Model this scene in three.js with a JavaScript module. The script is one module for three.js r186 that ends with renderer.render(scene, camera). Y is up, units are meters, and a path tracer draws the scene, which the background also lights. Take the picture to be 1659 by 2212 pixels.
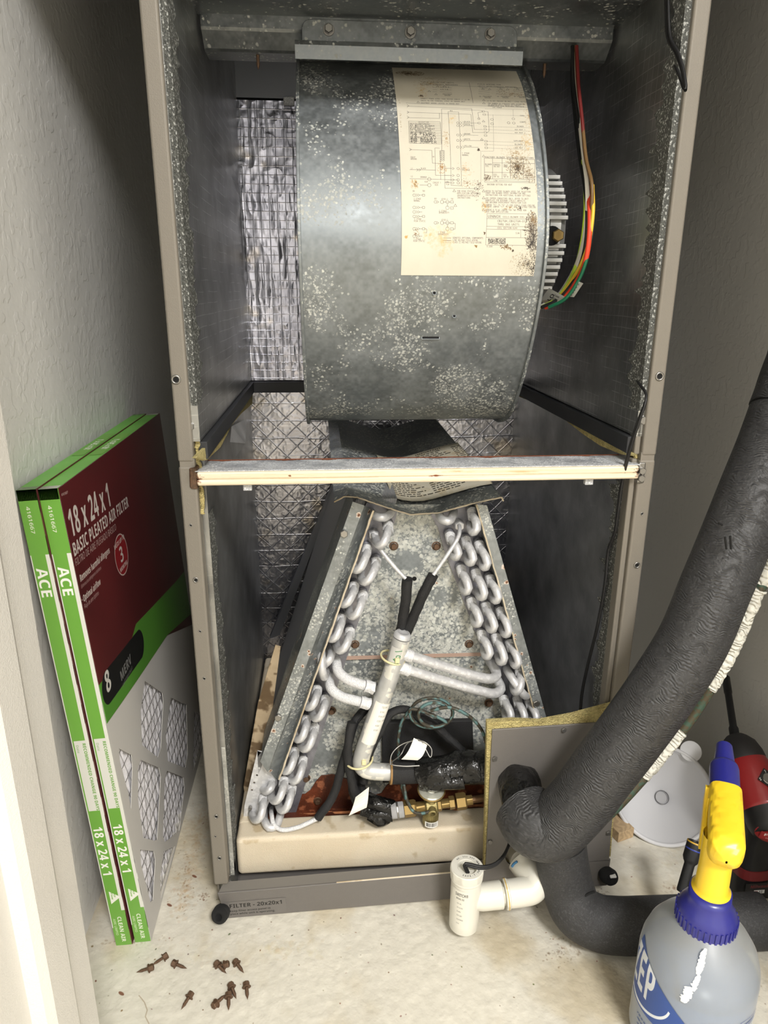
import * as THREE from 'three';
import { RoundedBoxGeometry } from 'three/addons/geometries/RoundedBoxGeometry.js';
import { mergeGeometries, toCreasedNormals } from 'three/addons/utils/BufferGeometryUtils.js';
import { RectAreaLightUniformsLib } from 'three/addons/lights/RectAreaLightUniformsLib.js';

// ---------------------------------------------------------------- camera, light, exposure
RectAreaLightUniformsLib.init();
const scene = new THREE.Scene();
scene.background = new THREE.Color(0x000000);
const W = 1659, H = 2212, F = 1515.5;
const camera = new THREE.PerspectiveCamera(2 * Math.atan(H / 2 / F) * 180 / Math.PI, W / H, 0.02, 20);
camera.position.set(-0.1087, 0.8203, 0.776);
camera.rotation.set(-0.3047, -0.08197, 0.0049, 'YXZ');
camera.updateMatrixWorld(true);
const renderer = new THREE.WebGLRenderer({ antialias: true });
renderer.toneMapping = THREE.LinearToneMapping;
renderer.toneMappingExposure = 1.0;
renderer.shadowMap.enabled = true;
const LAMP = { x: 0.45, y: 2.36, z: 2.05, w: 0.55, d: 0.55, power: 104 };
const lamp = new THREE.RectAreaLight(new THREE.Color().setRGB(1.0, 0.98, 0.955), LAMP.power, LAMP.w, LAMP.d);
lamp.position.set(LAMP.x, LAMP.y - 0.02, LAMP.z); lamp.rotation.x = -Math.PI / 2; lamp.castShadow = true; scene.add(lamp);

// ---------------------------------------------------------------- helpers
const V = (x, y, z) => new THREE.Vector3(x, y, z);
const ray = (px, py) => V((px - W / 2) / F, (H / 2 - py) / F, -1).applyQuaternion(camera.quaternion);
function at(px, py, ax, v) { const d = ray(px, py), c = camera.position; return c.clone().addScaledVector(d, (v - c[ax]) / d[ax]); }
const rgb = (r, g, b) => new THREE.Color().setRGB(r / 255, g / 255, b / 255, THREE.SRGBColorSpace);
function rngOf(s) { return () => { s = (s + 0x6d2b79f5) | 0; let t = Math.imul(s ^ (s >>> 15), 1 | s); t = (t + Math.imul(t ^ (t >>> 7), 61 | t)) ^ t; return ((t ^ (t >>> 14)) >>> 0) / 4294967296; }; }
const NOISE = (() => { const r = rngOf(77), a = new Float32Array(65536); for (let i = 0; i < 65536; i++) a[i] = r(); return a; })();
function vnoise(x, y, p) {                       // periodic value noise, period p cells
  let xi = Math.floor(x), yi = Math.floor(y); const fx = x - xi, fy = y - yi; const u = fx * fx * (3 - 2 * fx), v = fy * fy * (3 - 2 * fy);
  const m = (a) => ((a % p) + p) % p, x0 = m(xi), x1 = m(xi + 1), y0 = m(yi), y1 = m(yi + 1);
  const h = (a, b) => NOISE[(a * 197 + b * 7919 + p * 31) & 65535];
  return (h(x0, y0) * (1 - u) + h(x1, y0) * u) * (1 - v) + (h(x0, y1) * (1 - u) + h(x1, y1) * u) * v;
}
function fbm(u, v, f, o) { let s = 0, a = 0.5, t = 0; for (let i = 0; i < o; i++) { s += a * vnoise(u * f, v * f, f); t += a; a *= 0.5; f *= 2; } return s / t; }
const clamp = (x, a = 0, b = 1) => Math.min(b, Math.max(a, x));
const sstep = (a, b, x) => { const t = clamp((x - a) / (b - a)); return t * t * (3 - 2 * t); };
function dataTex(n, fn, srgb, size = 1, m = n) {
  const d = new Uint8Array(n * m * 4);
  for (let y = 0; y < m; y++) for (let x = 0; x < n; x++) { const c = fn(x / n, y / m), i = (y * n + x) * 4; const a = Array.isArray(c); for (let k = 0; k < 3; k++) d[i + k] = clamp(a ? c[k] : c) * 255; d[i + 3] = 255; }
  const t = new THREE.DataTexture(d, n, m); t.wrapS = t.wrapT = THREE.RepeatWrapping; t.magFilter = THREE.LinearFilter; t.minFilter = THREE.LinearFilter;
  if (srgb) t.colorSpace = THREE.SRGBColorSpace; t.repeat.set(1 / size, 1 / size); t.needsUpdate = true; return t;
}
function canvasTex(w, h, draw, size, srgb = true) {
  const c = document.createElement('canvas'); c.width = w; c.height = h; const g = c.getContext('2d'); draw(g, w, h);
  const t = new THREE.CanvasTexture(c); if (srgb) t.colorSpace = THREE.SRGBColorSpace;
  if (size) { t.wrapS = t.wrapT = THREE.RepeatWrapping; t.repeat.set(1 / size, 1 / size); }
  return t;
}
function triUV(g) {                               // uv in metres from the face direction
  if (g.index) g = g.toNonIndexed();
  const p = g.attributes.position, uv = new Float32Array(p.count * 2), a = V(), b = V(), c = V();
  for (let i = 0; i < p.count; i += 3) {
    a.fromBufferAttribute(p, i); b.fromBufferAttribute(p, i + 1); c.fromBufferAttribute(p, i + 2);
    const n = b.clone().sub(a).cross(c.clone().sub(a)), ax = Math.abs(n.x), ay = Math.abs(n.y), az = Math.abs(n.z);
    [a, b, c].forEach((q, k) => { const j = (i + k) * 2; if (ax >= ay && ax >= az) { uv[j] = q.z; uv[j + 1] = q.y; } else if (ay >= az) { uv[j] = q.x; uv[j + 1] = q.z; } else { uv[j] = q.x; uv[j + 1] = q.y; } });
  }
  g.setAttribute('uv', new THREE.BufferAttribute(uv, 2)); return g;
}
const taken = {};
const numbered = (n) => { const k = taken[n] = (taken[n] ?? -1) + 1; return k ? n + '_' + String(k).padStart(3, '0') : n; };
function thing(name, label, category, base = V(0, 0, 0), group) {
  const o = new THREE.Group(); o.name = numbered(name); o.position.copy(base); o.userData = { label, category }; if (group) o.userData.group = group; scene.add(o); return o;
}
const rootOf = (o) => { while (o.parent && o.parent !== scene) o = o.parent; return o; };
function add(parent, name, geo, mat, label) {     // geometry is written in world metres and moved into its thing's frame
  const m = new THREE.Mesh(geo, mat); m.castShadow = m.receiveShadow = true;
  if (parent) { const r = rootOf(parent); geo.translate(-r.position.x, -r.position.y, -r.position.z); m.name = name; parent.add(m); }
  else { m.name = numbered(name); scene.add(m); }
  if (label) m.userData.label = label; return m;
}
function solo(name, label, category, geo, mat, group) { const m = add(null, name, geo, mat); m.userData = { label, category }; if (group) m.userData.group = group; return m; }
function struct(name, geo, mat) { const m = add(null, name, geo, mat); m.userData.kind = 'structure'; return m; }
const box = (x0, x1, y0, y1, z0, z1, r = 0, seg = 2) => {
  const w = Math.abs(x1 - x0), h = Math.abs(y1 - y0), d = Math.abs(z1 - z0);
  const g = r ? new RoundedBoxGeometry(w, h, d, seg, Math.min(r, w / 2.01, h / 2.01, d / 2.01)) : new THREE.BoxGeometry(w, h, d);
  g.translate((x0 + x1) / 2, (y0 + y1) / 2, (z0 + z1) / 2); return triUV(g);
};
function tube(pts, r, { n = 0, radial = 12, closed = false, tension, caps = true } = {}) {
  const curve = new THREE.CatmullRomCurve3(pts, closed, tension == null ? 'centripetal' : 'catmullrom', tension ?? 0.5);
  const len = curve.getLength(); n = n || Math.max(6, Math.ceil(len / Math.max(0.004, r * 0.7)));
  const g = new THREE.TubeGeometry(curve, n, r, radial, closed), uv = g.attributes.uv;
  for (let i = 0; i < uv.count; i++) uv.setXY(i, uv.getX(i) * len, uv.getY(i) * Math.max(0.001, 2 * Math.PI * r));
  if (closed || !caps) return g;
  const e = [pts[0], pts[pts.length - 1]].map((p, k) => {
    const c = new THREE.CircleGeometry(r, radial), t = curve.getTangent(k); if (!k) t.negate();
    c.applyQuaternion(new THREE.Quaternion().setFromUnitVectors(V(0, 0, 1), t)); c.translate(p.x, p.y, p.z); return c;
  });
  return mergeGeometries([g, ...e]);
}
function lathe(prof, from, to, seg = 32) {        // profile [r, t] with t measured along the axis from -> to
  const g = new THREE.LatheGeometry(prof.map(([r, t]) => new THREE.Vector2(Math.max(r, 1e-5), t)), seg), d = to.clone().sub(from).normalize();
  g.applyQuaternion(new THREE.Quaternion().setFromUnitVectors(V(0, 1, 0), d)); g.translate(from.x, from.y, from.z); return g;
}
function cyl(a, b, r, seg = 20, bevel = 0, hole = 0) {
  const L = a.distanceTo(b); const bv = Math.min(bevel, r * 0.4, L * 0.4);
  const p = hole ? [[hole, 0]] : [[0, 0]];
  p.push([r - bv, 0]); if (bv) p.push([r, bv], [r, L - bv]); else p.push([r, 0], [r, L]); p.push([r - bv, L]); p.push(hole ? [hole, L] : [0, L]); if (hole) p.push([hole, 0]);
  return toCreasedNormals(lathe(p, a, b, seg), 0.7);
}
const hex = (a, b, r) => toCreasedNormals(lathe([[0, 0], [r, 0], [r, a.distanceTo(b) * 0.85], [r * 0.85, a.distanceTo(b)], [0, a.distanceTo(b)]], a, b, 6), 0.4);
function plate(pts, thick, holes = [], bevel = 0) { // pts: Vector3 in one plane z = const; extruded backwards
  const s = new THREE.Shape(pts.map((p) => new THREE.Vector2(p.x, p.y)));
  for (const h of holes) s.holes.push(new THREE.Path(h.map((p) => new THREE.Vector2(p.x, p.y))));
  const g = new THREE.ExtrudeGeometry(s, { depth: thick, bevelEnabled: bevel > 0, bevelSize: bevel, bevelThickness: bevel, bevelSegments: 1, curveSegments: 8 }); g.translate(0, 0, pts[0].z - thick); return triUV(g);
}
const pxPlate = (px, z, thick, bevel) => plate(px.map(([a, b]) => at(a, b, 'z', z)), thick, [], bevel);
function sidePlate(pts, thick) {                    // polygon in a plane x = const, extruded towards -x (thick < 0: towards +x)
  const s = new THREE.Shape(pts.map((p) => new THREE.Vector2(-p.z, p.y)));
  const g = new THREE.ExtrudeGeometry(s, { depth: Math.abs(thick), bevelEnabled: false }); g.rotateY(Math.PI / 2);
  g.translate(thick > 0 ? pts[0].x - thick : pts[0].x, 0, 0); return triUV(g);
}
function quad(pts, mat4) { const g = new THREE.BufferGeometry(); g.setAttribute('position', new THREE.Float32BufferAttribute([0, 1, 2, 0, 2, 3].flatMap((i) => pts[i].toArray()), 3)); g.setAttribute('uv', new THREE.Float32BufferAttribute([0, 0, 1, 0, 1, 1, 0, 0, 1, 1, 0, 1], 2)); g.computeVertexNormals(); return g; }
function jitter(g, amp, freq, seed = 0) {           // lumpy surface, same displacement for coincident vertices
  const p = g.attributes.position;
  for (let i = 0; i < p.count; i++) {
    const x = p.getX(i), y = p.getY(i), z = p.getZ(i), n = (k) => vnoise(x * freq + 17.3 * k + seed, y * freq + z * freq * 0.7 + 9.1 * k, 256) - 0.5;
    p.setXYZ(i, x + amp * n(1), y + amp * n(2), z + amp * n(3));
  }
  g.computeVertexNormals(); return g;
}

// ---------------------------------------------------------------- materials
const std = (o) => new THREE.MeshStandardMaterial(o);
const phys = (o) => new THREE.MeshPhysicalMaterial(o);
// speckled galvanised sheet: base metal plus white oxide spots (and rust rings); colour and metal/roughness drawn together
function galv(n, size, base, spots, seed, { rust = 0, spotCol = [205, 206, 198], streak = 0, metal = 0.75, rough = 0.42, spotMax = 7, grain = 10, dens = [0.3, 0.68] } = {}) {
  const r = rngOf(seed), C = document.createElement('canvas'), M = document.createElement('canvas'); C.width = C.height = M.width = M.height = n;
  const c = C.getContext('2d'), m = M.getContext('2d');
  const im = c.createImageData(n, n), mm = m.createImageData(n, n);
  for (let y = 0; y < n; y++) for (let x = 0; x < n; x++) {
    const i = (y * n + x) * 4, k = fbm(x / n, y / n, 8, 3) - 0.5, j = (fbm(x / n, y / n, 64, 2) - 0.5), w = k * 44 + j * grain * 3;
    for (let q = 0; q < 3; q++) { im.data[i + q] = clamp((base[q] + w) / 255) * 255; }
    im.data[i + 3] = 255; mm.data[i] = 0; mm.data[i + 1] = clamp(rough + k * 0.3 + j * 0.2) * 255; mm.data[i + 2] = metal * 255; mm.data[i + 3] = 255;
  }
  c.putImageData(im, 0, 0); m.putImageData(mm, 0, 0);
  const blob = (x, y, rad, col, mc) => {
    const k = 7 + (r() * 4 | 0), rr = []; for (let i = 0; i < k; i++) rr.push(rad * (0.65 + r() * 0.6));
    for (const dx of [0, -n, n]) for (const dy of [0, -n, n]) {
      if (x + dx < -40 || x + dx > n + 40 || y + dy < -40 || y + dy > n + 40) continue;
      for (const [g, f] of [[c, col], [m, mc]]) { g.fillStyle = f; g.beginPath(); for (let i = 0; i <= k; i++) { const a = i / k * 2 * Math.PI, q = rr[i % k]; g.lineTo(x + dx + Math.cos(a) * q, y + dy + Math.sin(a) * q); } g.fill(); }
    }
  };
  for (let i = 0; i < spots; i++) {
    const x = r() * n, y = r() * n, d = fbm(x / n, y / n, 5, 3); if (r() > sstep(dens[0], dens[1], d) * 1.15) continue;
    const rad = 0.8 + Math.pow(r(), 3) * spotMax, s = 0.82 + r() * 0.22, al = 0.45 + r() * 0.5;
    blob(x, y, rad, `rgba(${spotCol.map((v) => Math.min(255, v * s | 0)).join(',')},${al.toFixed(2)})`, 'rgb(0,190,20)');
  }
  for (let i = 0; i < rust; i++) {
    const x = r() * n, y = r() * n, rad = 3 + Math.pow(r(), 2) * 9;
    blob(x, y, rad * 1.5, 'rgba(214,198,184,0.9)', 'rgb(0,200,10)'); blob(x, y, rad, 'rgba(150,120,100,0.8)', 'rgb(0,210,0)'); blob(x, y, rad * 0.6, 'rgba(96,58,36,0.95)', 'rgb(0,220,0)');
  }
  if (streak) { c.lineWidth = 1; for (let i = 0; i < streak; i++) { const x = r() * n, y = r() * n, l = 6 + r() * 26; c.strokeStyle = `rgba(190,192,186,${(0.15 + r() * 0.4).toFixed(2)})`; c.beginPath(); c.moveTo(x, y); c.lineTo(x + (r() - 0.5) * 6, y + l); c.stroke(); } }
  const mk = (k, s) => { const t = new THREE.CanvasTexture(k); if (s) t.colorSpace = THREE.SRGBColorSpace; t.wrapS = t.wrapT = THREE.RepeatWrapping; t.repeat.set(1 / size, 1 / size); return t; };
  const mt = mk(M); return std({ map: mk(C, true), metalnessMap: mt, roughnessMap: mt, metalness: 1, roughness: 1, side: THREE.DoubleSide });
}
const mGalv = galv(1024, 0.3, [134, 139, 141], 24000, 11, { spotMax: 5.5, metal: 0.7, rough: 0.54, dens: [0.36, 0.7] });
const mGalvDeck = galv(512, 0.25, [120, 124, 126], 2600, 12, { spotMax: 4, metal: 0.85, rough: 0.42 });  // some of the shade under the cabinet top is toned into this zinc
const mCoilPlate = galv(1024, 0.26, [130, 135, 136], 34000, 13, { spotMax: 11, metal: 0.35, rust: 14, rough: 0.55, dens: [0.2, 0.55] });
const mCoilStrip = galv(1024, 0.3, [132, 136, 136], 26000, 14, { spotMax: 5, metal: 0.4, rust: 90, streak: 1500, rough: 0.48 });
const mShield = galv(1024, 0.3, [134, 139, 141], 26000, 15, { spotMax: 6, metal: 0.5, rough: 0.42, dens: [0.22, 0.6] });
const mRailZinc = galv(512, 0.1, [176, 179, 184], 14000, 16, { spotMax: 4, metal: 0.35, rough: 0.5, spotCol: [232, 233, 233], dens: [0.2, 0.55], grain: 20 });
const mPlainSteel = std({ color: rgb(120, 122, 128), metalness: 0.8, roughness: 0.45, side: THREE.DoubleSide });
// reinforced foil: crinkles in the bump, scrim threads and scratches in the colour
function vn2(x, y, px, py) { const xi = Math.floor(x), yi = Math.floor(y), fx = x - xi, fy = y - yi, u = fx * fx * (3 - 2 * fx), v = fy * fy * (3 - 2 * fy), h = (a, b) => NOISE[((((a % px) + px) % px) * 197 + (((b % py) + py) % py) * 7919 + px * 31) & 65535]; return (h(xi, yi) * (1 - u) + h(xi + 1, yi) * u) * (1 - v) + (h(xi, yi + 1) * (1 - u) + h(xi + 1, yi + 1) * u) * v; }
function foil(seed, { tall = 0, tint = 0, n = 1024, size = 0.26, crinkle = 1, thread = 20, diag = false, scratches = 300, base = 150, bump = 0.0016, rough = 0.3, metal = 0.95, kraft = 0, wear = 0.3 }) {
  const r = rngOf(seed);
  const line = (u, v) => {
    const w1 = (vnoise(u * 6, v * 6, 6) - 0.5) * 0.12, f = (t) => { const q = Math.abs(((t % 1) + 1) % 1 - 0.5) * 2; return sstep(0.9, 1, q); };
    return diag ? Math.max(f((u + v) * thread / 2 + w1), f((u - v) * thread / 2 - w1), f(v * thread * 0.55 + w1)) : Math.max(f(u * thread + w1), f(v * thread + w1));
  };
  const hgt = dataTex(n, (u, v) => {
    const a = 1 - Math.abs(2 * fbm(u, v, 10, 3) - 1), b = 1 - Math.abs(2 * fbm(v + 0.3, u, 28, 2) - 1);
    const c = tall ? (1 - Math.abs(2 * vn2(u * 26 + 0.6 * fbm(u, v, 8, 2), v * 7, 26, 7) - 1)) * 0.5 + vn2(u * 60, v * 26, 60, 26) * 0.25 + (a - 0.5) * 0.5 : 0;
    return clamp(0.3 + (tall ? c * tall : (a * 0.4 + b * 0.3) * crinkle * 0.6) + line(u, v) * (tall ? 0.1 : 0.18));
  }, false, size);
  const map = canvasTex(n, n, (g) => {
    const im = g.createImageData(n, n);
    for (let y = 0; y < n; y++) for (let x = 0; x < n; x++) { const u = x / n, v = y / n, i = (y * n + x) * 4, k = (fbm(u, v, 6, 4) - 0.5) * 70, l = line(u, v) * 68 * wear * sstep(0.38, 0.6, fbm(v, u + 0.3, 7, 3)), kr = kraft * sstep(0.58, 0.7, fbm(u + 0.5, v, 5, 3));
      const b = base + k + l; im.data[i] = clamp((b + kr * 40) / 255) * 255; im.data[i + 1] = clamp((b + 1 + kr * 14) / 255) * 255; im.data[i + 2] = clamp((b + tint - kr * 40) / 255) * 255; im.data[i + 3] = 255; }
    g.putImageData(im, 0, 0);
    for (let i = 0; i < scratches; i++) { const x = r() * n, y = r() * n, l = 6 + Math.pow(r(), 3) * 110, a = r() < 0.75 ? Math.PI / 2 + (r() - 0.5) * 0.5 : r() * 6.28; g.strokeStyle = `rgba(222,224,216,${(0.15 + r() * 0.5).toFixed(2)})`; g.lineWidth = 0.6 + r() * 1.4; g.beginPath(); g.moveTo(x, y); g.quadraticCurveTo(x + Math.cos(a) * l * 0.5 + (r() - 0.5) * 10, y + Math.sin(a) * l * 0.5, x + Math.cos(a) * l, y + Math.sin(a) * l); g.stroke(); }
  }, size);
  return std({ map, bumpMap: hgt, bumpScale: bump, metalness: metal, roughness: rough, side: THREE.DoubleSide });
}
const mFoilSide = foil(21, { crinkle: 0.5, thread: 20, scratches: 1500, wear: 0.9, base: 165, bump: 0.0004, rough: 0.34, metal: 0.95 });
const mFoilBack = foil(22, { tall: 0.7, tint: 14, crinkle: 1.5, thread: 18, scratches: 160, wear: 0.6, base: 168, bump: 0.0022, rough: 0.22, kraft: 0.4 });
const mFoilLow = foil(23, { thread: 14, diag: true, scratches: 220, base: 165, bump: 0.0019, rough: 0.24, kraft: 0.3, tint: 10, crinkle: 1.2 });
const mFoilLowSide = foil(24, { crinkle: 0.3, thread: 20, scratches: 700, base: 165, bump: 0.0003, rough: 0.36, metal: 0.9, wear: 0.1 });
const grain = dataTex(256, (u, v) => fbm(u, v, 64, 2), false, 0.05);
const mPost = std({ color: rgb(126, 120, 110), roughness: 0.5, metalness: 0.05, bumpMap: grain, bumpScale: 0.0001 });
const mPanelGrey = std({ color: rgb(112, 108, 104), roughness: 0.48, metalness: 0.1, bumpMap: grain, bumpScale: 0.0001 });
const mBlack = std({ color: rgb(26, 26, 27), roughness: 0.55 });
const mBlackStrip = std({ color: rgb(46, 47, 50), roughness: 0.6 });
const mRubber = std({ color: rgb(30, 30, 31), roughness: 0.75, bumpMap: dataTex(256, (u, v) => fbm(u, v, 32, 3), false, 0.03), bumpScale: 0.0004 });
const mTape = std({ color: rgb(13, 13, 13), roughness: 0.26, bumpMap: dataTex(256, (u, v) => fbm(u, v, 10, 3), false, 0.06), bumpScale: 0.002 });
const mHole = std({ color: rgb(14, 14, 14), roughness: 0.9 });
const mScrew = std({ color: rgb(150, 148, 144), metalness: 0.85, roughness: 0.35 });
const mScrewRusty = std({ map: dataTex(128, (u, v) => { const k = fbm(u, v, 8, 3); return [0.30 + k * 0.22, 0.25 + k * 0.14, 0.2 + k * 0.1]; }, true, 0.02), metalness: 0.5, roughness: 0.6 });
const mWhite = std({ color: rgb(232, 231, 226), roughness: 0.5 });
const mPaper = std({ color: rgb(238, 234, 222), roughness: 0.7, side: THREE.DoubleSide });
const mPVC = phys({ color: rgb(224, 221, 209), roughness: 0.32, clearcoat: 0.3, clearcoatRoughness: 0.25, bumpMap: grain, bumpScale: 0.00005 });
const mYellowWool = std({ map: dataTex(256, (u, v) => { const k = fbm(u, v, 24, 4), j = fbm(v, u, 6, 2); return [0.7 + k * 0.24 - j * 0.1, 0.66 + k * 0.22 - j * 0.12, 0.44 + k * 0.18 - j * 0.1]; }, true, 0.06), bumpMap: dataTex(256, (u, v) => fbm(u, v, 40, 3), false, 0.04), bumpScale: 0.003, roughness: 1, side: THREE.DoubleSide });
const mFringe = std({ map: dataTex(256, (u, v) => { const k = fbm(u, v, 20, 4); const w = sstep(0.55, 0.75, fbm(v, u, 30, 3)) * 0.35; return [0.26 + k * 0.16 + w, 0.265 + k * 0.16 + w, 0.255 + k * 0.15 + w]; }, true, 0.05), roughness: 0.7, metalness: 0.3, bumpMap: grain, bumpScale: 0.0008, side: THREE.DoubleSide });
const mAlu = std({ map: dataTex(512, (u, v) => { const k = fbm(u, v, 12, 4), s = sstep(0.5, 0.62, fbm(v, u, 10, 4)); return [0.77 + k * 0.06 + s * 0.06, 0.77 + k * 0.06 + s * 0.06, 0.78 + k * 0.05 + s * 0.06]; }, true, 0.05), metalness: 0.35, roughness: 0.42 });
const mCuff = std({ map: dataTex(256, (u, v) => { const k = fbm(u, v, 24, 3); return [0.78 + k * 0.16, 0.78 + k * 0.16, 0.79 + k * 0.15]; }, true, 0.03), roughness: 0.75, metalness: 0.1, bumpMap: grain, bumpScale: 0.0006 });
const mTubeSheet = std({ map: dataTex(256, (u, v) => { const k = fbm(u, v, 10, 4); return [0.44 + k * 0.2, 0.44 + k * 0.2, 0.47 + k * 0.2]; }, true, 0.1), metalness: 0.6, roughness: 0.45, side: THREE.DoubleSide });
const mFins = std({ color: rgb(172, 172, 175), metalness: 0.35, roughness: 0.5, bumpMap: dataTex(128, (u) => (Math.sin(u * Math.PI * 2 * 16) > 0 ? 1 : 0), false, 0.03), bumpScale: 0.001, side: THREE.DoubleSide });
const mBrass = std({ map: dataTex(256, (u, v) => { const k = fbm(u, v, 14, 4); const s = sstep(0.55, 0.7, fbm(v, u, 12, 3)); return [0.56 + k * 0.14 - s * 0.16, 0.47 + k * 0.12 - s * 0.14, 0.29 + k * 0.08 - s * 0.08]; }, true, 0.03), metalness: 0.75, roughness: 0.45 });
const mBrassDark = std({ map: dataTex(256, (u, v) => { const k = fbm(u, v, 14, 4), s = sstep(0.56, 0.66, fbm(v, u, 9, 3)); return [0.46 + k * 0.16 + s * 0.16, 0.38 + k * 0.14 + s * 0.3, 0.22 + k * 0.1 + s * 0.3]; }, true, 0.04), metalness: 0.7, roughness: 0.5 });
const mCopperGreen = std({ map: dataTex(256, (u, v) => { const s = sstep(0.42, 0.6, fbm(u, v, 10, 3)); return [0.26 + s * 0.1, 0.24 + s * 0.24, 0.2 + s * 0.28]; }, true, 0.08), metalness: 0.3, roughness: 0.6 });
const mZip = std({ color: rgb(226, 216, 168), roughness: 0.5 });
const mCream = std({ map: dataTex(512, (u, v) => { const k = fbm(u, v, 6, 4), s = sstep(0.66, 0.78, fbm(v, u + 0.4, 12, 4)) * 0.18; return [0.87 - k * 0.05 - s * 0.5, 0.83 - k * 0.07 - s * 0.6, 0.75 - k * 0.09 - s * 0.75]; }, true, 0.3), roughness: 0.6, bumpMap: grain, bumpScale: 0.0003 });
const mRustPan = std({ map: dataTex(512, (u, v) => { const k = fbm(u, v, 10, 5), s = sstep(0.58, 0.7, fbm(v, u, 14, 4)); return [0.22 + k * 0.28 + s * 0.25, 0.1 + k * 0.14 + s * 0.2, 0.06 + k * 0.06 + s * 0.16]; }, true, 0.2), roughness: 0.5, bumpMap: grain, bumpScale: 0.0006 });

// ---------------------------------------------------------------- room shell
const XL = -0.443, XR = 0.547, ZB = -0.86, ZD = 0.28;
const peel = dataTex(512, (u, v) => clamp(0.5 * fbm(u, v, 28, 3) + 0.9 * sstep(0.5, 0.64, fbm(v, u + 0.2, 20, 3)) * 0.6), false, 0.22);
const mWall = std({ color: rgb(224, 223, 219), roughness: 0.62, bumpMap: peel, bumpScale: 0.0005 });
const mTrim = phys({ color: rgb(216, 213, 206), roughness: 0.32, clearcoat: 0.25, clearcoatRoughness: 0.3, bumpMap: grain, bumpScale: 0.0002 });
const FX0 = XL - 0.01, FX1 = XR + 0.01, FZ0 = ZB, FZ1 = 0.42;
const floorDraw = (g, w, h) => {
  const r = rngOf(5), im = g.createImageData(w, h);
  for (let y = 0; y < h; y++) for (let x = 0; x < w; x++) {
    const u = x / w, v = y / h, i = (y * w + x) * 4, k = fbm(u, v, 6, 5) - 0.5, s = sstep(0.55, 0.75, fbm(v + 0.1, u, 9, 5)), b = (fbm(u, v, 128, 2) - 0.5);
    im.data[i] = 216 + k * 26 - s * 18 + b * 12; im.data[i + 1] = 211 + k * 26 - s * 24 + b * 12; im.data[i + 2] = 197 + k * 24 - s * 34 + b * 12; im.data[i + 3] = 255;
  }
  g.putImageData(im, 0, 0);
  const P = (px, py) => { const q = at(px, py, 'y', 0); return [(q.x - FX0) / (FX1 - FX0) * w, (q.z - FZ0) / (FZ1 - FZ0) * h]; };
  for (let i = 0; i < 420; i++) { g.fillStyle = `rgba(${60 + r() * 60 | 0},${44 + r() * 40 | 0},${26 + r() * 30 | 0},${(0.3 + r() * 0.6).toFixed(2)})`; g.beginPath(); g.ellipse(r() * w, h * (0.45 + r() * 0.55), 0.7 + r() * r() * 3, 0.7 + r() * 1.6, r() * 3, 0, 7); g.fill(); }
  const stain = (px, py, n, sp, rad, col, al) => { for (let i = 0; i < n; i++) { const [x, y] = P(px + (r() - 0.5) * sp[0] * 2 * r(), py + (r() - 0.5) * sp[1] * 2 * r()); g.fillStyle = `rgba(${col},${(al * (0.4 + r() * 0.6)).toFixed(3)})`; g.beginPath(); g.ellipse(x, y, rad * (0.3 + r()), rad * (0.2 + r() * 0.6), r() * 3, 0, 7); g.fill(); } };
  for (const [px, py] of [[432, 1770], [425, 1810], [418, 1850], [408, 1890], [398, 1925], [388, 1955]]) stain(px, py, 60, [34, 50], 6, '168,118,66', 0.1);
  stain(400, 1880, 90, [46, 140], 3, '110,76,44', 0.3); stain(440, 1935, 30, [20, 18], 3, '96,62,40', 0.4);
  stain(610, 2050, 80, [150, 30], 8, '190,160,104', 0.07); stain(420, 2060, 60, [140, 70], 9, '186,158,108', 0.05); stain(1250, 2025, 160, [60, 40], 6, '120,92,56', 0.12); stain(1210, 2060, 60, [60, 40], 3, '80,56,34', 0.3);
  stain(1455, 1918, 40, [40, 16], 4, '120,84,62', 0.18); stain(1290, 1930, 60, [34, 16], 3, '70,52,36', 0.4); stain(1450, 1860, 80, [130, 60], 8, '186,158,112', 0.07);
  stain(300, 2030, 60, [90, 16], 3, '110,84,52', 0.25);
  g.strokeStyle = 'rgba(120,92,60,0.5)'; g.lineWidth = 1.4; g.beginPath(); [[300, 2150], [312, 2165], [318, 2182], [314, 2196], [322, 2212]].forEach(([a, b], i) => { const [x, y] = P(a, b); i ? g.lineTo(x, y) : g.moveTo(x, y); }); g.stroke();
  g.fillStyle = 'rgba(106,60,40,0.8)'; for (const [a, b] of [[366, 1955], [262, 2146], [420, 1893]]) { const [x, y] = P(a, b); g.beginPath(); g.ellipse(x, y, 7, 3, 0.6, 0, 7); g.fill(); }
};
const floorBump = dataTex(512, (u, v) => 0.6 * fbm(u, v, 20, 4) + 0.4 * fbm(u, v, 6, 3), false, 0.2);
{
  const g = new THREE.BoxGeometry(FX1 - FX0, 0.05, FZ1 - FZ0); g.translate((FX0 + FX1) / 2, -0.025, (FZ0 + FZ1) / 2);
  const p = g.attributes.position, uv = g.attributes.uv; for (let i = 0; i < p.count; i++) uv.setXY(i, (p.getX(i) - FX0) / (FX1 - FX0), 1 - (p.getZ(i) - FZ0) / (FZ1 - FZ0));
  const fb = floorBump.clone(); fb.repeat.set(5, 6.4); fb.needsUpdate = true;
  struct('floor', g, std({ map: canvasTex(1600, 2048, floorDraw), roughness: 0.6, bumpMap: fb, bumpScale: 0.0022 }));
}
const mHallFloor = std({ color: rgb(206, 196, 176), roughness: 0.6 });
struct('floor_hall', mergeGeometries([box(-1.3, 1.5, -0.05, 0, FZ1, 3.3), box(-1.3, FX0, -0.05, 0, ZD, FZ1), box(FX1, 1.5, -0.05, 0, ZD, FZ1)]), mHallFloor);
struct('wall_left', box(XL - 0.1, XL, 0, 2.42, ZB, ZD), mWall);
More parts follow.
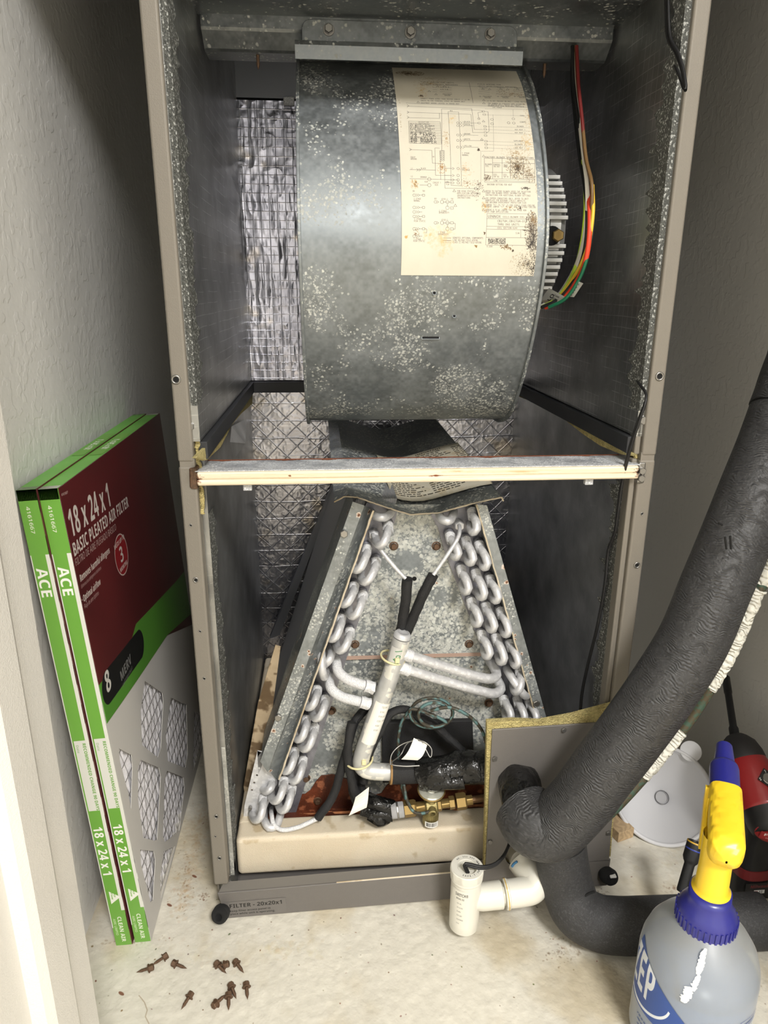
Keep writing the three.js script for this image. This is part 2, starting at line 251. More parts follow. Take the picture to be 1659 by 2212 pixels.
struct('wall_right', box(XR, XR + 0.1, 0, 2.42, ZB, ZD), mWall);
struct('wall_back', box(XL - 0.1, XR + 0.1, 0, 2.42, ZB - 0.1, ZB), mWall);
struct('ceiling', box(-1.4, 1.6, 2.4, 2.5, ZB - 0.1, 3.4), mWall);
const DX0 = -0.33, DX1 = 0.46, DZ1 = 0.43;
struct('wall_front', mergeGeometries([box(-1.3, DX0 - 0.02, 0, 2.4, ZD, DZ1 - 0.012), box(DX1 + 0.02, 1.5, 0, 2.4, ZD, DZ1 - 0.012), box(DX0 - 0.02, DX1 + 0.02, 2.06, 2.4, ZD, DZ1 - 0.012)]), mWall);
struct('wall_hall_left', box(-1.4, -1.3, 0, 2.4, ZD, 3.3), mWall);
struct('wall_hall_right', box(1.5, 1.6, 0, 2.4, ZD, 3.3), mWall);
struct('wall_hall_far', box(-1.4, 1.6, 0, 2.4, 3.3, 3.4), mWall);
{ // door jambs with a moulded stop, head jamb
  const prof = (s, x) => { const q = [[0.02, ZD - 0.004], [0, ZD - 0.001], [0, ZD + 0.03], [-0.0016, ZD + 0.031], [-0.0016, ZD + 0.05], [-0.010, ZD + 0.054], [-0.013, ZD + 0.062], [-0.013, ZD + 0.094], [-0.009, ZD + 0.101], [0, ZD + 0.104], [0, DZ1], [0.02, DZ1]]; const sh = new THREE.Shape(q.map(([a, b]) => new THREE.Vector2(x - s * a, b))); return sh; };
  for (const [s, x] of [[1, DX0], [-1, DX1]]) {
    const g = new THREE.ExtrudeGeometry(prof(s, x), { depth: 2.05, bevelEnabled: false }); g.rotateX(Math.PI / 2); g.translate(0, 2.05, 0);
    struct(s > 0 ? 'trim_1' : 'trim_2', triUV(g), mTrim);
  }
  struct('trim_3', box(DX0 - 0.02, DX1 + 0.02, 2.04, 2.06, ZD, DZ1, 0.002), mTrim);
}
{ // unseen supply duct above the frame, added and shaped to shade the upper walls
  const t = thing('unseen_supply_duct', 'unseen galvanised supply duct above the cabinet, shaped to shade the upper walls', 'duct', V(0.05, 1.35, -0.3));
  add(t, 'duct_box', box(XL + 0.004, XR - 0.004, 1.35, 2.38, ZB + 0.01, 0.2, 0.004), mPlainSteel);
  add(t, 'duct_collar', box(-0.25, 0.25, 1.304, 1.35, -0.58, -0.02), mPlainSteel);
}
{ // ceiling lamp in the hall
  const t = thing('ceiling_lamp', 'square white ceiling lamp in the hall outside the closet', 'lamp', V(LAMP.x, LAMP.y, LAMP.z));
  add(t, 'housing', box(LAMP.x - LAMP.w / 2 - 0.02, LAMP.x + LAMP.w / 2 + 0.02, LAMP.y, 2.4, LAMP.z - LAMP.d / 2 - 0.02, LAMP.z + LAMP.d / 2 + 0.02, 0.008), mWhite);
  add(t, 'diffuser', box(LAMP.x - LAMP.w / 2, LAMP.x + LAMP.w / 2, LAMP.y - 0.008, LAMP.y, LAMP.z - LAMP.d / 2, LAMP.z + LAMP.d / 2, 0.003), std({ color: 0xffffff, emissive: rgb(255, 252, 246), emissiveIntensity: 6 }));
}

// ---------------------------------------------------------------- air handler cabinet
const CW = 0.275, CI = 0.25, CD = -0.6, JY = 0.636, CTOP = 1.3;
{
  const t = thing('air_handler_cabinet', 'open taupe metal air handler cabinet lined with foil insulation', 'air handler', V(0, 0, -0.3));
  // folded sheet shell
  for (const s of [-1, 1]) {
    add(t, 'side_panel', box(s * CW, s * (CW - 0.003), 0.0, CTOP, CD, -0.02), mPost);
    for (const [y0, y1] of [[0.046, JY - 0.003], [JY + 0.002, CTOP]]) {
      const low = y0 < 0.5, w = low ? 0.019 : 0.0175;
      const post = add(t, 'post', box(s * CW, s * (CW - w), y0, y1, -0.021, 0, 0.0028, 3), mPost);
      if (s > 0) add(t, 'post_return', box(s * (CW - w), s * (CW - w - 0.007), y0, y1, -0.024, -0.006, 0.002, 2), mPost);
      void post;
    }
    add(t, 'post_splice', box(s * (CW - 0.0012), s * (CW - 0.018), JY - 0.022, JY + 0.006, -0.02, -0.0011, 0.001), mPost);
  }
  add(t, 'back_panel', box(-CW, CW, 0, CTOP, CD, CD + 0.003), mPost);
  add(t, 'top_panel', box(-CW, CW, CTOP, CTOP + 0.003, CD, 0), mPost);
  add(t, 'base_panel', box(-CW + 0.003, CW - 0.003, 0.0, 0.006, CD + 0.003, -0.02), mPanelGrey);
  add(t, 'front_header', box(-CW + 0.018, CW - 0.018, 1.2, CTOP, -0.02, -0.012), mPost);
  // insulation boards with foil face: upper and lower section
  for (const s of [-1, 1]) {
    add(t, 'foil_liner', box(s * CI, s * (CW - 0.003), 0.66, 1.285, -0.575, -0.006), mFoilSide, 'grey foil insulation with scrim threads');
    add(t, 'foil_liner', box(s * CI, s * (CW - 0.003), 0.01, 0.638, -0.56, -0.022), mFoilLowSide, 'dull grey foil insulation');
  }
  add(t, 'foil_liner', box(-CI, CI, 0.66, 1.125, -0.597, -0.566), mFoilBack, 'crinkled shiny foil insulation');
  add(t, 'foil_liner', box(-CI, CI, 0.01, 0.64, -0.597, -0.545), mFoilLow, 'foil insulation with diamond scrim');
  add(t, 'upper_back_sheet', box(-CI, CI, 1.13, 1.29, -0.59, -0.572), mPlainSteel);
  add(t, 'liner_clip', box(at(612, 218, 'z', -0.56).x, at(636, 218, 'z', -0.56).x, 1.117, 1.131, -0.566, -0.56, 0.002), mRailZinc);
  // black gasket flange between the sections
  for (const s of [-1, 1]) add(t, 'gasket_flange', box(s * 0.2435, s * 0.254, 0.6385, 0.6585, -0.566, -0.012, 0.001), mBlackStrip);
  add(t, 'gasket_flange', box(-0.2435, 0.2435, 0.6385, 0.6585, -0.566, -0.55, 0.001), mBlackStrip);
  // torn yellow glass wool showing under the flange
  const wool = (px, x, th) => jitter(sidePlate(px.map(([a, b]) => at(a, b, 'x', x)), th), 0.004, 160);
  add(t, 'glass_wool', wool([[424, 992], [470, 938], [541, 850], [556, 851], [552, 868], [522, 895], [500, 920], [487, 942], [476, 968], [455, 984], [446, 996]], -0.2465, 0.004), mYellowWool, 'torn yellow glass wool');
  add(t, 'glass_wool', wool([[1371, 983], [1300, 948], [1225, 903], [1116, 846], [1113, 853], [1148, 868], [1222, 908], [1262, 938], [1300, 962], [1346, 980]], 0.2465, -0.004), mYellowWool, 'torn yellow glass wool');
  add(t, 'glass_wool', jitter(tube([V(-0.2545, 0.575, -0.012), V(-0.255, 0.63, -0.012), V(-0.2548, 0.7, -0.012)], 0.0028, { n: 60, radial: 10 }), 0.005, 170), mYellowWool, 'yellow glass wool at the edge');
  add(t, 'glass_wool', jitter(tube([V(0.2545, 0.6, -0.012), V(0.255, 0.64, -0.012), V(0.2548, 0.685, -0.012)], 0.0028, { n: 50, radial: 10 }), 0.005, 170), mYellowWool, 'yellow glass wool at the edge');
  // torn foil flap on the lower left liner
  { const f = [[500, 921], [532, 905], [530, 958], [505, 992], [497, 955]].map(([a, b], i) => at(a, b, 'x', -0.2445 + (i > 1 ? 0.012 : 0))); const g = new THREE.BufferGeometry(); g.setAttribute('position', new THREE.Float32BufferAttribute([0, 1, 2, 0, 2, 4, 4, 2, 3].flatMap((i) => f[i].toArray()), 3)); g.computeVertexNormals(); add(t, 'torn_foil', triUV(g), mFoilLowSide, 'torn flap of foil'); }
  // ragged foil edge along the front of each liner
  const ragged = (s, y0, y1, w, seed) => {
    const r = rngOf(seed), n = Math.round((y1 - y0) / 0.006), pos = [], inner = [];
    for (let i = 0; i <= n; i++) inner.push(s * (CI - 0.0008 - w * (0.15 + r() * r())));
    for (let i = 0; i < n; i++) {
      const a = y0 + (y1 - y0) * i / n, b = y0 + (y1 - y0) * (i + 1) / n, o = s * (CW - 0.018), m = s * CI, zi = (k) => -0.008 - 0.03 * Math.abs((Math.abs(inner[k]) - CI)) / w;
      const A = [o, a, -0.0055], B = [m, a, -0.0045], C = [m, b, -0.0045], D = [o, b, -0.0055], E2 = [inner[i], a, zi(i)], F2 = [inner[i + 1], b, zi(i + 1)];
      pos.push(...A, ...B, ...C, ...A, ...C, ...D, ...B, ...E2, ...F2, ...B, ...F2, ...C);
    }
    const g = new THREE.BufferGeometry(); g.setAttribute('position', new THREE.Float32BufferAttribute(pos, 3)); g.computeVertexNormals(); return triUV(g);
  };
  add(t, 'ragged_liner_edge', ragged(-1, 0.7, 1.28, 0.0016, 3), mFringe); add(t, 'ragged_liner_edge', ragged(1, 0.69, 1.28, 0.002, 4), mFringe);
  add(t, 'ragged_liner_edge', ragged(1, 0.1, 0.6, 0.003, 6).translate(0, 0, -0.018), mFringe); add(t, 'ragged_liner_edge', ragged(-1, 0.06, 0.57, 0.0016, 7).translate(0, 0, -0.018), mFringe);
  // deck plate and blower support rail under it
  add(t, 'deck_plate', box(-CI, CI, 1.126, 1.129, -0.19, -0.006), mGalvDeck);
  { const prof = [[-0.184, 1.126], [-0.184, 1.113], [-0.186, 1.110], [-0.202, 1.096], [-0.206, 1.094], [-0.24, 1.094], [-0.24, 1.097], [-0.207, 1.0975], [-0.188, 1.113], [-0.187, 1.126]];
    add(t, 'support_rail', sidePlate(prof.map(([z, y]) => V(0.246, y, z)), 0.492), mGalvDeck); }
  for (const [px, py] of [[556, 98], [1178, 122]]) { const a = at(px, py, 'z', -0.215); add(t, 'screw_tip', lathe([[0, -0.016], [0.0017, -0.012], [0.0022, -0.009], [0.0017, -0.007], [0.0022, -0.005], [0.0017, -0.003], [0.0022, -0.001], [0.0018, 0.004]], V(a.x, 1.094, -0.215), V(a.x, 1.2, -0.215), 10), mScrewRusty); }
  // screws and holes in the posts
  const dimple = (px, py, r = 0.0035, ring = true) => { const a = at(px, py, 'z', 0.0004); const h = add(t, 'screw_hole', cyl(V(a.x, a.y, -0.004), V(a.x, a.y, 0.0004), r * 0.6, 14), mHole); if (ring) add(h, 'hole_rim', new THREE.TorusGeometry(r * 0.8, r * 0.25, 8, 18).translate(a.x, a.y, 0.0003), mScrew); };
  for (const [x, y, r] of [[380, 820, 0.005], [1425, 813, 0.005], [412, 1135, 0.0018], [423, 1253, 0.0034], [432, 1364, 0.0018], [441, 1466, 0.0022], [1376, 1221, 0.004], [1387, 1110, 0.002], [467, 1764, 0.003], [474, 1854, 0.003], [465, 1807, 0.0016]]) dimple(x, y, r);
  for (const [x, y] of [[410, 921], [1390, 908]]) { const a = at(x, y, 'z', -0.004); add(t, 'bolt', hex(V(a.x, a.y, -0.012), V(a.x, a.y, -0.002), 0.0052), mScrew); }
  for (const [x, y] of [[496, 1902], [494, 1890]]) { const a = at(x, y, 'z', -0.025); add(t, 'bolt', hex(V(a.x, a.y, -0.03), V(a.x, a.y, -0.021), 0.004), mScrew); }
  // inner return of the lower left post, white with corrosion
  add(t, 'corroded_return', box(-0.256, -0.25, 0.04, 0.25, -0.034, -0.0215, 0.001), galv(512, 0.12, [170, 170, 164], 5000, 31, { metal: 0.4, spotMax: 4, spotCol: [224, 222, 210] }), 'white-corroded zinc edge');
}

// ---------------------------------------------------------------- cross rail: zinc flange, wood-coloured gasket
{
  const y1 = 0.6285, t = thing('cross_rail', 'galvanised cross rail with pale wooden strip across the cabinet', 'rail', V(0, 0.612, 0));
  const a = at(424, 1050, 'z', 0).x, b = at(1378, 1031, 'z', 0).x;
  add(t, 'zinc_flange', box(a, b, y1 - 0.0012, y1, -0.046, 0.003, 0.0005), mRailZinc);
  { // rust along the back lip of the flange
    const r = rngOf(9), n = 120, pos = [];
    for (let i = 0; i < n; i++) { const x0 = a + (b - a) * i / n, x1 = a + (b - a) * (i + 1) / n, d = () => -0.0462 + 0.008 * Math.pow(vnoise(i * 0.31 + r() * 0.6, 3.3, 256), 3); const z0 = d(), z1 = d(), y = y1 + 0.0003; pos.push(x0, y, -0.047, x0, y, z0, x1, y, z1, x0, y, -0.047, x1, y, z1, x1, y, -0.047); }
    const g = new THREE.BufferGeometry(); g.setAttribute('position', new THREE.Float32BufferAttribute(pos, 3)); g.computeVertexNormals();
    add(t, 'rust_edge', mergeGeometries([triUV(g).deleteAttribute('normal'), box(a, b, y1 - 0.006, y1 + 0.0008, -0.0478, -0.0466).deleteAttribute('normal')].map((q) => { q.computeVertexNormals(); return q; })), std({ map: dataTex(128, (u, v) => { const k = fbm(u, v, 12, 4); return [0.34 + k * 0.26, 0.18 + k * 0.18, 0.11 + k * 0.14]; }, true, 0.03), roughness: 0.9, side: THREE.DoubleSide }), 'rusty back lip');
  }
  const wood = canvasTex(2048, 64, (g, w, h) => {
    const r = rngOf(15); for (let y = 0; y < h; y++) for (let x = 0; x < w; x += 4) { const k = fbm(x / w, y / h * 0.1 + vnoise(x / 200, y / 9, 64) * 0.02, 40, 2), j = vnoise(x / 260, y / 5, 64); const s = 1 - 0.06 * j; g.fillStyle = `rgb(${236 * s | 0},${(226 - j * 8) * s | 0},${(206 - j * 20) * s | 0})`; g.fillRect(x, y, 4, 1); void k; }
    for (let i = 0; i < 160; i++) { const x = r() * w, y = r() * h, l = 30 + r() * 240; g.strokeStyle = `rgba(176,132,82,${(0.08 + r() * 0.18).toFixed(2)})`; g.lineWidth = 0.6 + r(); g.beginPath(); g.moveTo(x, y); g.lineTo(x + l, y + (r() - 0.5) * 3); g.stroke(); }
    const blot = (x, y, rx, ry, c) => { for (let i = 0; i < 60; i++) { g.fillStyle = c; g.beginPath(); g.ellipse(x + (r() - 0.5) * rx * 2 * r(), y + (r() - 0.5) * ry * 2 * r(), 1 + r() * rx * 0.25, 1 + r() * 3, 0, 0, 7); g.fill(); } };
    blot(12, 34, 30, 34, 'rgba(96,48,26,0.35)'); blot(2036, 30, 26, 26, 'rgba(60,34,22,0.35)'); blot(1080, 34, 34, 5, 'rgba(130,62,34,0.25)'); blot(1480, 20, 260, 10, 'rgba(206,150,96,0.06)'); blot(1190, 14, 120, 8, 'rgba(196,136,84,0.06)'); blot(420, 22, 8, 4, 'rgba(120,80,50,0.3)');
  });
  const mWood = std({ map: wood, roughness: 0.75 });
  const strip = (y0, y2, z, v0, v1) => { const g = new RoundedBoxGeometry(b - a - 0.004, y2 - y0, 0.014, 3, 0.0028), p = g.attributes.position, uv = g.attributes.uv; g.translate((a + b) / 2, (y0 + y2) / 2, z - 0.007); for (let i = 0; i < p.count; i++) uv.setXY(i, (p.getX(i) - a) / (b - a), v0 + (v1 - v0) * (p.getY(i) - y0) / (y2 - y0)); return g; };
  add(t, 'wood_strip', strip(y1 - 0.0098, y1 - 0.0012, 0.006, 0.42, 1), mWood); add(t, 'wood_strip', strip(y1 - 0.0165, y1 - 0.0094, 0.0075, 0, 0.42), mWood);
  add(t, 'rail_web', box(a, b, y1 - 0.0185, y1 - 0.0012, -0.012, -0.008), mRailZinc);
  for (const px of [534, 1273]) { const c = at(px, 1050, 'z', 0.002); add(t, 'clip_tab', box(c.x - 0.005, c.x + 0.005, y1 - 0.0245, y1 - 0.014, -0.006, 0.001, 0.001), mRailZinc); }
  add(t, 'end_bracket', jitter(box(a - 0.007, a + 0.003, y1 - 0.021, y1 + 0.004, -0.012, 0.0022, 0.002, 3), 0.003, 260), mScrewRusty, 'rusted end bracket');
  add(t, 'end_bracket', box(b - 0.001, b + 0.008, y1 - 0.024, y1 + 0.002, -0.012, 0.001, 0.002), mScrew);
  for (const dy of [-0.008, -0.017]) add(t, 'screw', hex(V(b + 0.003, y1 + dy, 0), V(b + 0.003, y1 + dy, 0.005), 0.0045), mScrew);
}

// ---------------------------------------------------------------- blower
const BX0 = -0.136, BX1 = 0.15;
const blowPts = [[-0.30, 1.127], [-0.259, 1.108], [-0.181, 1.054], [-0.128, 0.993], [-0.093, 0.928], [-0.0815, 0.878], [-0.086, 0.837], [-0.105, 0.783], [-0.135, 0.729], [-0.191, 0.664], [-0.235, 0.643], [-0.29, 0.636], [-0.36, 0.648], [-0.43, 0.69], [-0.475, 0.75], [-0.5, 0.83], [-0.505, 0.92], [-0.5, 1.02], [-0.49, 1.122]];
const blowCurve = new THREE.CatmullRomCurve3(blowPts.map(([z, y]) => V(0, y, z)), false, 'centripetal');
const blowS = blowCurve.getSpacedPoints(300), blowLen = blowCurve.getLength();
function scrollHit(px, py) {                          // where a viewing ray meets the scroll sheet: x across, s along the sheet
  const d = ray(px, py), c = camera.position; let best = null;
  for (let i = 0; i < 150; i++) {
    const a = blowS[i], b = blowS[i + 1], ny = -(b.z - a.z), nz = b.y - a.y, den = d.y * ny + d.z * nz; if (Math.abs(den) < 1e-9) continue;
    const tt = ((a.y - c.y) * ny + (a.z - c.z) * nz) / den, y = c.y + tt * d.y, z = c.z + tt * d.z, k = ((y - a.y) * (b.y - a.y) + (z - a.z) * (b.z - a.z)) / ((b.y - a.y) ** 2 + (b.z - a.z) ** 2);
    if (k >= -0.01 && k <= 1.01 && tt > 0 && (!best || tt < best.t)) best = { t: tt, x: c.x + tt * d.x, s: (i + k) / 300 * blowLen, y, z };
  }
  return best;
}
function scrollPatch(x0, x1, s0, s1, off, nu = 2, metreUV = true) { // part of the scroll sheet, pushed outward by off
  const n = Math.max(4, Math.ceil((s1 - s0) / 0.008)), pos = [], uv = [], idx = [], nor = [];
  for (let i = 0; i <= n; i++) for (let j = 0; j < nu; j++) {
    const s = s0 + (s1 - s0) * i / n, u = clamp(s / blowLen), p = blowCurve.getPointAt(u), tg = blowCurve.getTangentAt(u), x = x0 + (x1 - x0) * j / (nu - 1), ny = -tg.z, nz = tg.y, out = -1;
    pos.push(x, p.y + ny * off * -out * -1, p.z + nz * off * out); nor.push(0, -ny * -1, -nz); uv.push(metreUV ? x : j / (nu - 1), metreUV ? s : 1 - i / n);
  }
  for (let i = 0; i < n; i++) for (let j = 0; j < nu - 1; j++) { const a = i * nu + j; idx.push(a, a + nu, a + 1, a + 1, a + nu, a + nu + 1); }
  const g = new THREE.BufferGeometry(); g.setAttribute('position', new THREE.Float32BufferAttribute(pos, 3)); g.setAttribute('uv', new THREE.Float32BufferAttribute(uv, 2)); g.setIndex(idx); g.computeVertexNormals(); return g;
}
{
  const t = thing('blower_housing', 'curved galvanised blower housing with stained wiring diagram label', 'blower', V(0, 0.636, -0.29));
  const inner = scrollPatch(BX0, BX1, 0, blowLen, -0.0012), outer = scrollPatch(BX0, BX1, 0, blowLen, 0);
  add(t, 'scroll_sheet', mergeGeometries([outer, inner]), mGalv, 'zinc sheet speckled with white corrosion');
  for (const x of [BX0, BX1]) {
    const out = blowS.map((p) => p.clone()), ctr = V(0, 0.89, -0.29);
    const s = new THREE.Shape(out.map((p) => { const d = p.clone().sub(ctr).setLength(0.0045); return new THREE.Vector2(-(p.z + d.z), p.y + d.y); }));
    const h = new THREE.Path(); h.absarc(0.29, 0.89, 0.115, 0, Math.PI * 2, true); s.holes.push(h);
    const g = new THREE.ExtrudeGeometry(s, { depth: 0.0022, bevelEnabled: true, bevelSize: 0.0008, bevelThickness: 0.0008, bevelSegments: 2, curveSegments: 24 }); g.rotateY(Math.PI / 2); g.translate(x - 0.0011, 0, 0);
    add(t, 'side_plate', triUV(g), mGalv);
    const lip = lathe([[0.115, 0], [0.117, x < 0 ? 0.004 : -0.004], [0.112, x < 0 ? 0.014 : -0.014]], V(x, 0.89, -0.29), V(x + 1, 0.89, -0.29), 40); add(t, 'inlet_ring', lip, mGalv);
  }
  // fan wheel inside
  const wheel = [new THREE.CylinderGeometry(0.1, 0.1, 0.004, 36).rotateZ(Math.PI / 2).translate(0.01, 0.89, -0.29)];
  for (let i = 0; i < 36; i++) { const a = i / 36 * Math.PI * 2; wheel.push(new THREE.BoxGeometry(0.24, 0.002, 0.02).rotateX(a + 0.6).translate(0.005, 0.89 + Math.sin(a) * 0.1, -0.29 - Math.cos(a) * 0.1)); }
  add(t, 'fan_wheel', triUV(mergeGeometries(wheel.map((g) => g.toNonIndexed()))), mPlainSteel);
  // motor: finned aluminium end bell on the right
  const my = 0.895, mz = -0.272, mAl = std({ color: rgb(186, 186, 184), metalness: 0.65, roughness: 0.4 });
  const mm = add(t, 'motor', toCreasedNormals(lathe([[0, 0], [0.07, 0], [0.086, 0.002], [0.086, 0.03], [0.088, 0.032], [0.088, 0.046], [0.082, 0.054], [0.06, 0.058], [0, 0.06]], V(0.1535, my, mz), V(1, my, mz), 56), 0.6), mAl, 'finned aluminium motor');
  for (let i = -8; i <= 8; i++) if (Math.abs(i) > 1) { const y = my + i * 0.0086, w = Math.sqrt(Math.max(0, 0.0945 ** 2 - (y - my) ** 2)); add(mm, 'cooling_fin', box(0.156, 0.2085 - Math.abs(i) * 0.0009, y - 0.0026, y + 0.0026, mz + w * 0.4, mz + w, 0.001), mAl); }
  add(mm, 'shaft_grommet', cyl(V(0.186, my - 0.005, mz + 0.07), V(0.186, my - 0.005, mz + 0.098), 0.012, 20, 0.003), mRubber); add(mm, 'mounting_bolt', hex(V(0.192, my - 0.005, mz + 0.096), V(0.192, my - 0.005, mz + 0.104), 0.008), mBrass);
  // mounting bracket hung from the support rail
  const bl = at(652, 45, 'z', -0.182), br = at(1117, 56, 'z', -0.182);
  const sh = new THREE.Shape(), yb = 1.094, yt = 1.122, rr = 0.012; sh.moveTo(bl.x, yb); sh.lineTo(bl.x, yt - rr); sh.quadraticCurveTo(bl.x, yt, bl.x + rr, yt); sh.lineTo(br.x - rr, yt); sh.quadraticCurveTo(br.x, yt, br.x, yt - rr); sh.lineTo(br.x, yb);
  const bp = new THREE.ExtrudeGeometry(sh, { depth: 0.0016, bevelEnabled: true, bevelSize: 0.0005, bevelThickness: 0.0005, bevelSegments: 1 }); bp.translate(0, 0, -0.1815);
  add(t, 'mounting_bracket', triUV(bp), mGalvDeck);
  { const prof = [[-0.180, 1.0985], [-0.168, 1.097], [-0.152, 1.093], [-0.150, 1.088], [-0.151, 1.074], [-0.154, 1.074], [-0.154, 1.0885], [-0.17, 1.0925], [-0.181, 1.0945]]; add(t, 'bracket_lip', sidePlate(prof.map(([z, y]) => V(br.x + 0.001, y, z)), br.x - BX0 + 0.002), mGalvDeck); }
  for (const [px, py] of [[710, 62], [887, 68], [1060, 72]]) { const a = at(px, py, 'z', -0.176); const b = add(t, 'bolt', hex(V(a.x, a.y, -0.18), V(a.x, a.y, -0.1725), 0.0052), mScrew); add(b, 'washer', cyl(V(a.x, a.y, -0.1802), V(a.x, a.y, -0.1788), 0.0068, 20, 0.0004), mScrew); }
  // two holes and a slot punched in the sheet
  const punch = (px, py, w, h) => { const q = scrollHit(px, py), u = q.s / blowLen, tg = blowCurve.getTangentAt(u), g = w ? new THREE.BoxGeometry(w, h, 0.001) : new THREE.CylinderGeometry(h, h, 0.001, 16).rotateX(Math.PI / 2), rim = w ? new RoundedBoxGeometry(w + 0.002, h + 0.002, 0.0008, 2, 0.0004) : new THREE.TorusGeometry(h, 0.0008, 8, 18); const rot = Math.atan2(-tg.z, -tg.y); for (const k of [g, rim]) { k.rotateX(-rot); } const o = V(0, tg.z, -tg.y).multiplyScalar(1); g.translate(q.x, q.y - o.y * -0.0002, q.z + 0.0006); rim.translate(q.x, q.y, q.z + (w ? 0.0001 : 0.0004)); const m = add(t, w ? 'slot' : 'punched_hole', g, mHole); add(m, 'raised_rim', triUV(rim), mGalv); };
  punch(938, 633, 0, 0.0022); punch(981, 683, 0, 0.002); punch(930, 729, 0.021, 0.003);
  // paper wiring label, positions read off the sheet
  const x0 = scrollHit(866, 400).x, x1 = scrollHit(1160, 420).x, s0 = scrollHit(1000, 152).s, s1 = scrollHit(1000, 595).s;
  const CWD = 960, CH = Math.round(CWD * (s1 - s0) / (x1 - x0));
  const Q = (X, Y) => { const q = scrollHit(850 + X * 400 / 1659, 100 + Y * 520 / 2157); return [(q.x - x0) / (x1 - x0) * CWD, (q.s - s0) / (s1 - s0) * CH]; };
  const lab = canvasTex(CWD, CH, (g, w, h) => {
    const r = rngOf(40); g.fillStyle = '#d3ccba'; g.fillRect(0, 0, w, h);
    const im = g.getImageData(0, 0, w, h); for (let y = 0; y < h; y++) for (let x = 0; x < w; x++) { const i = (y * w + x) * 4, k = (fbm(x / w, y / h, 6, 4) - 0.5) * 14; im.data[i] += k; im.data[i + 1] += k; im.data[i + 2] += k; } g.putImageData(im, 0, 0);
    g.strokeStyle = '#2e2b27'; g.fillStyle = '#2e2b27'; g.lineWidth = 1.7;
    const line = (...p) => { g.beginPath(); for (let i = 0; i < p.length; i += 2) { const q = Q(p[i], p[i + 1]); i ? g.lineTo(...q) : g.moveTo(...q); } g.stroke(); };
    const dash = (...p) => { g.setLineDash([7, 5]); line(...p); g.setLineDash([]); };
    const txt = (s, X, Y, X2, mono = true, bold = false) => { const a = Q(X, Y), b = Q(X2, Y); g.font = `${bold ? 'bold ' : ''}20px ${mono ? 'monospace' : 'sans-serif'}`; const k = (b[0] - a[0]) / g.measureText(s).width; g.save(); g.translate(...a); g.scale(k, Math.max(0.8, Math.min(k, 1.5)) * 1.05); g.fillText(s, 0, 0); g.restore(); };
    const circ = (X, Y, rad = 9) => { g.beginPath(); g.arc(...Q(X, Y), rad, 0, 7); g.stroke(); };
    const sq = (X, Y, a = 14, b = 12) => { const q = Q(X, Y); g.strokeRect(q[0] - a / 2, q[1] - b / 2, a, b); };
    const tri = (X, Y) => { const q = Q(X, Y); g.beginPath(); g.moveTo(q[0], q[1] - 9); g.lineTo(q[0] - 10, q[1] + 8); g.lineTo(q[0] + 10, q[1] + 8); g.closePath(); g.stroke(); };
    const chev = (X, Y) => { line(X - 10, Y - 12, X + 8, Y, X - 10, Y + 12); };
    txt('FIELD WIRING FOR UNITS', 245, 330, 540); txt('WITHOUT CIRCUIT BREAKERS', 240, 348, 575); txt('FIELD WIRING FOR', 752, 350, 960); txt('UNITS WITH CIRCUIT BREAKERS', 755, 368, 1100);
    line(235, 352, 1110, 378); line(675, 330, 712, 515);
    for (const y of [375, 395, 415]) { line(350, y, 390, y + 1); line(415, y, 520, y + 4); } txt('L1 L2', 420, 376, 500); txt('L3 L4', 420, 396, 490); txt('EQUIPMENT', 440, 438, 525); txt('GROUND', 455, 450, 510); tri(320, 408); tri(380, 436); tri(455, 366); tri(395, 365);
    for (const X of [800, 960, 1110]) { txt('CIRCUIT', X - 30, 382, X + 40); for (const y of [398, 414, 432]) { line(X - 40, y, X + 60, y + 4); } txt('EQUIPMENT', X, 458, X + 80); txt('GROUND', X + 15, 470, X + 70); tri(X, 388); tri(X + 60, 390); circ(X - 25, 456, 5); }
    txt('CONNECT POWER WIRES FROM HEATER CABLES L1 L2 ON', 240, 478, 680); txt('UNITS TO THE TERMINAL STRIP IN INDOOR UNIT', 245, 497, 640); txt('EQUIPMENT GROUND LOCATED IN INDOOR UNIT', 245, 518, 590); tri(220, 506);
    txt('L3 TO NOT PRESENT ON UNIT 1 STAGE HEATERS', 835, 500, 1195); txt('THE NUMBER OF CIRCUITS VARY ACCORDING', 845, 522, 1175); txt('TO HEATER WATT. REFER TO CIRCUIT', 845, 533, 1140); txt('NAMEPLATE FOR MIN/MAX BREAKER', 845, 544, 1170); tri(808, 488); tri(808, 515);
    line(110, 515, 1260, 556); txt('24V POWER', 885, 558, 970);
    line(120, 543, 700, 566, 722, 750, 800, 752); line(120, 597, 692, 616, 708, 778, 805, 778); line(125, 645, 412, 652, 410, 604); chev(130, 540); chev(130, 597); chev(130, 642); line(430, 568, 432, 940, 450, 940); line(430, 568, 770, 580, 800, 590);
    // description table
    line(135, 676, 418, 684, 430, 880, 142, 872, 135, 676); txt('DESCRIPTION', 222, 688, 315); line(196, 690, 205, 876); { const k = ['KEY COMPONENT', 'B3 MOTOR BLOWER', 'C4 CAPACITOR MULTI', 'K20 RELAY HEAT', 'T1 TRANSFORMER', 'TB1 TERMINAL STRIP', 'P2 PLUG', 'J2 JACK', 'S4 LIMIT SWITCH', 'R8 RELAY', 'TB2 BLOCK', 'K2 JUMPER']; for (let i = 0; i < 12; i++) { const y = 692 + i * 15; line(136 + i * 0.5, y, 419 + i, y + 7); txt(k[i], 146 + i * 0.5, y + 13, 330 + (i * 37 % 70)); } }
    line(488, 592, 582, 596, 606, 1254, 515, 1250, 488, 592); txt('B3', 505, 588, 528);
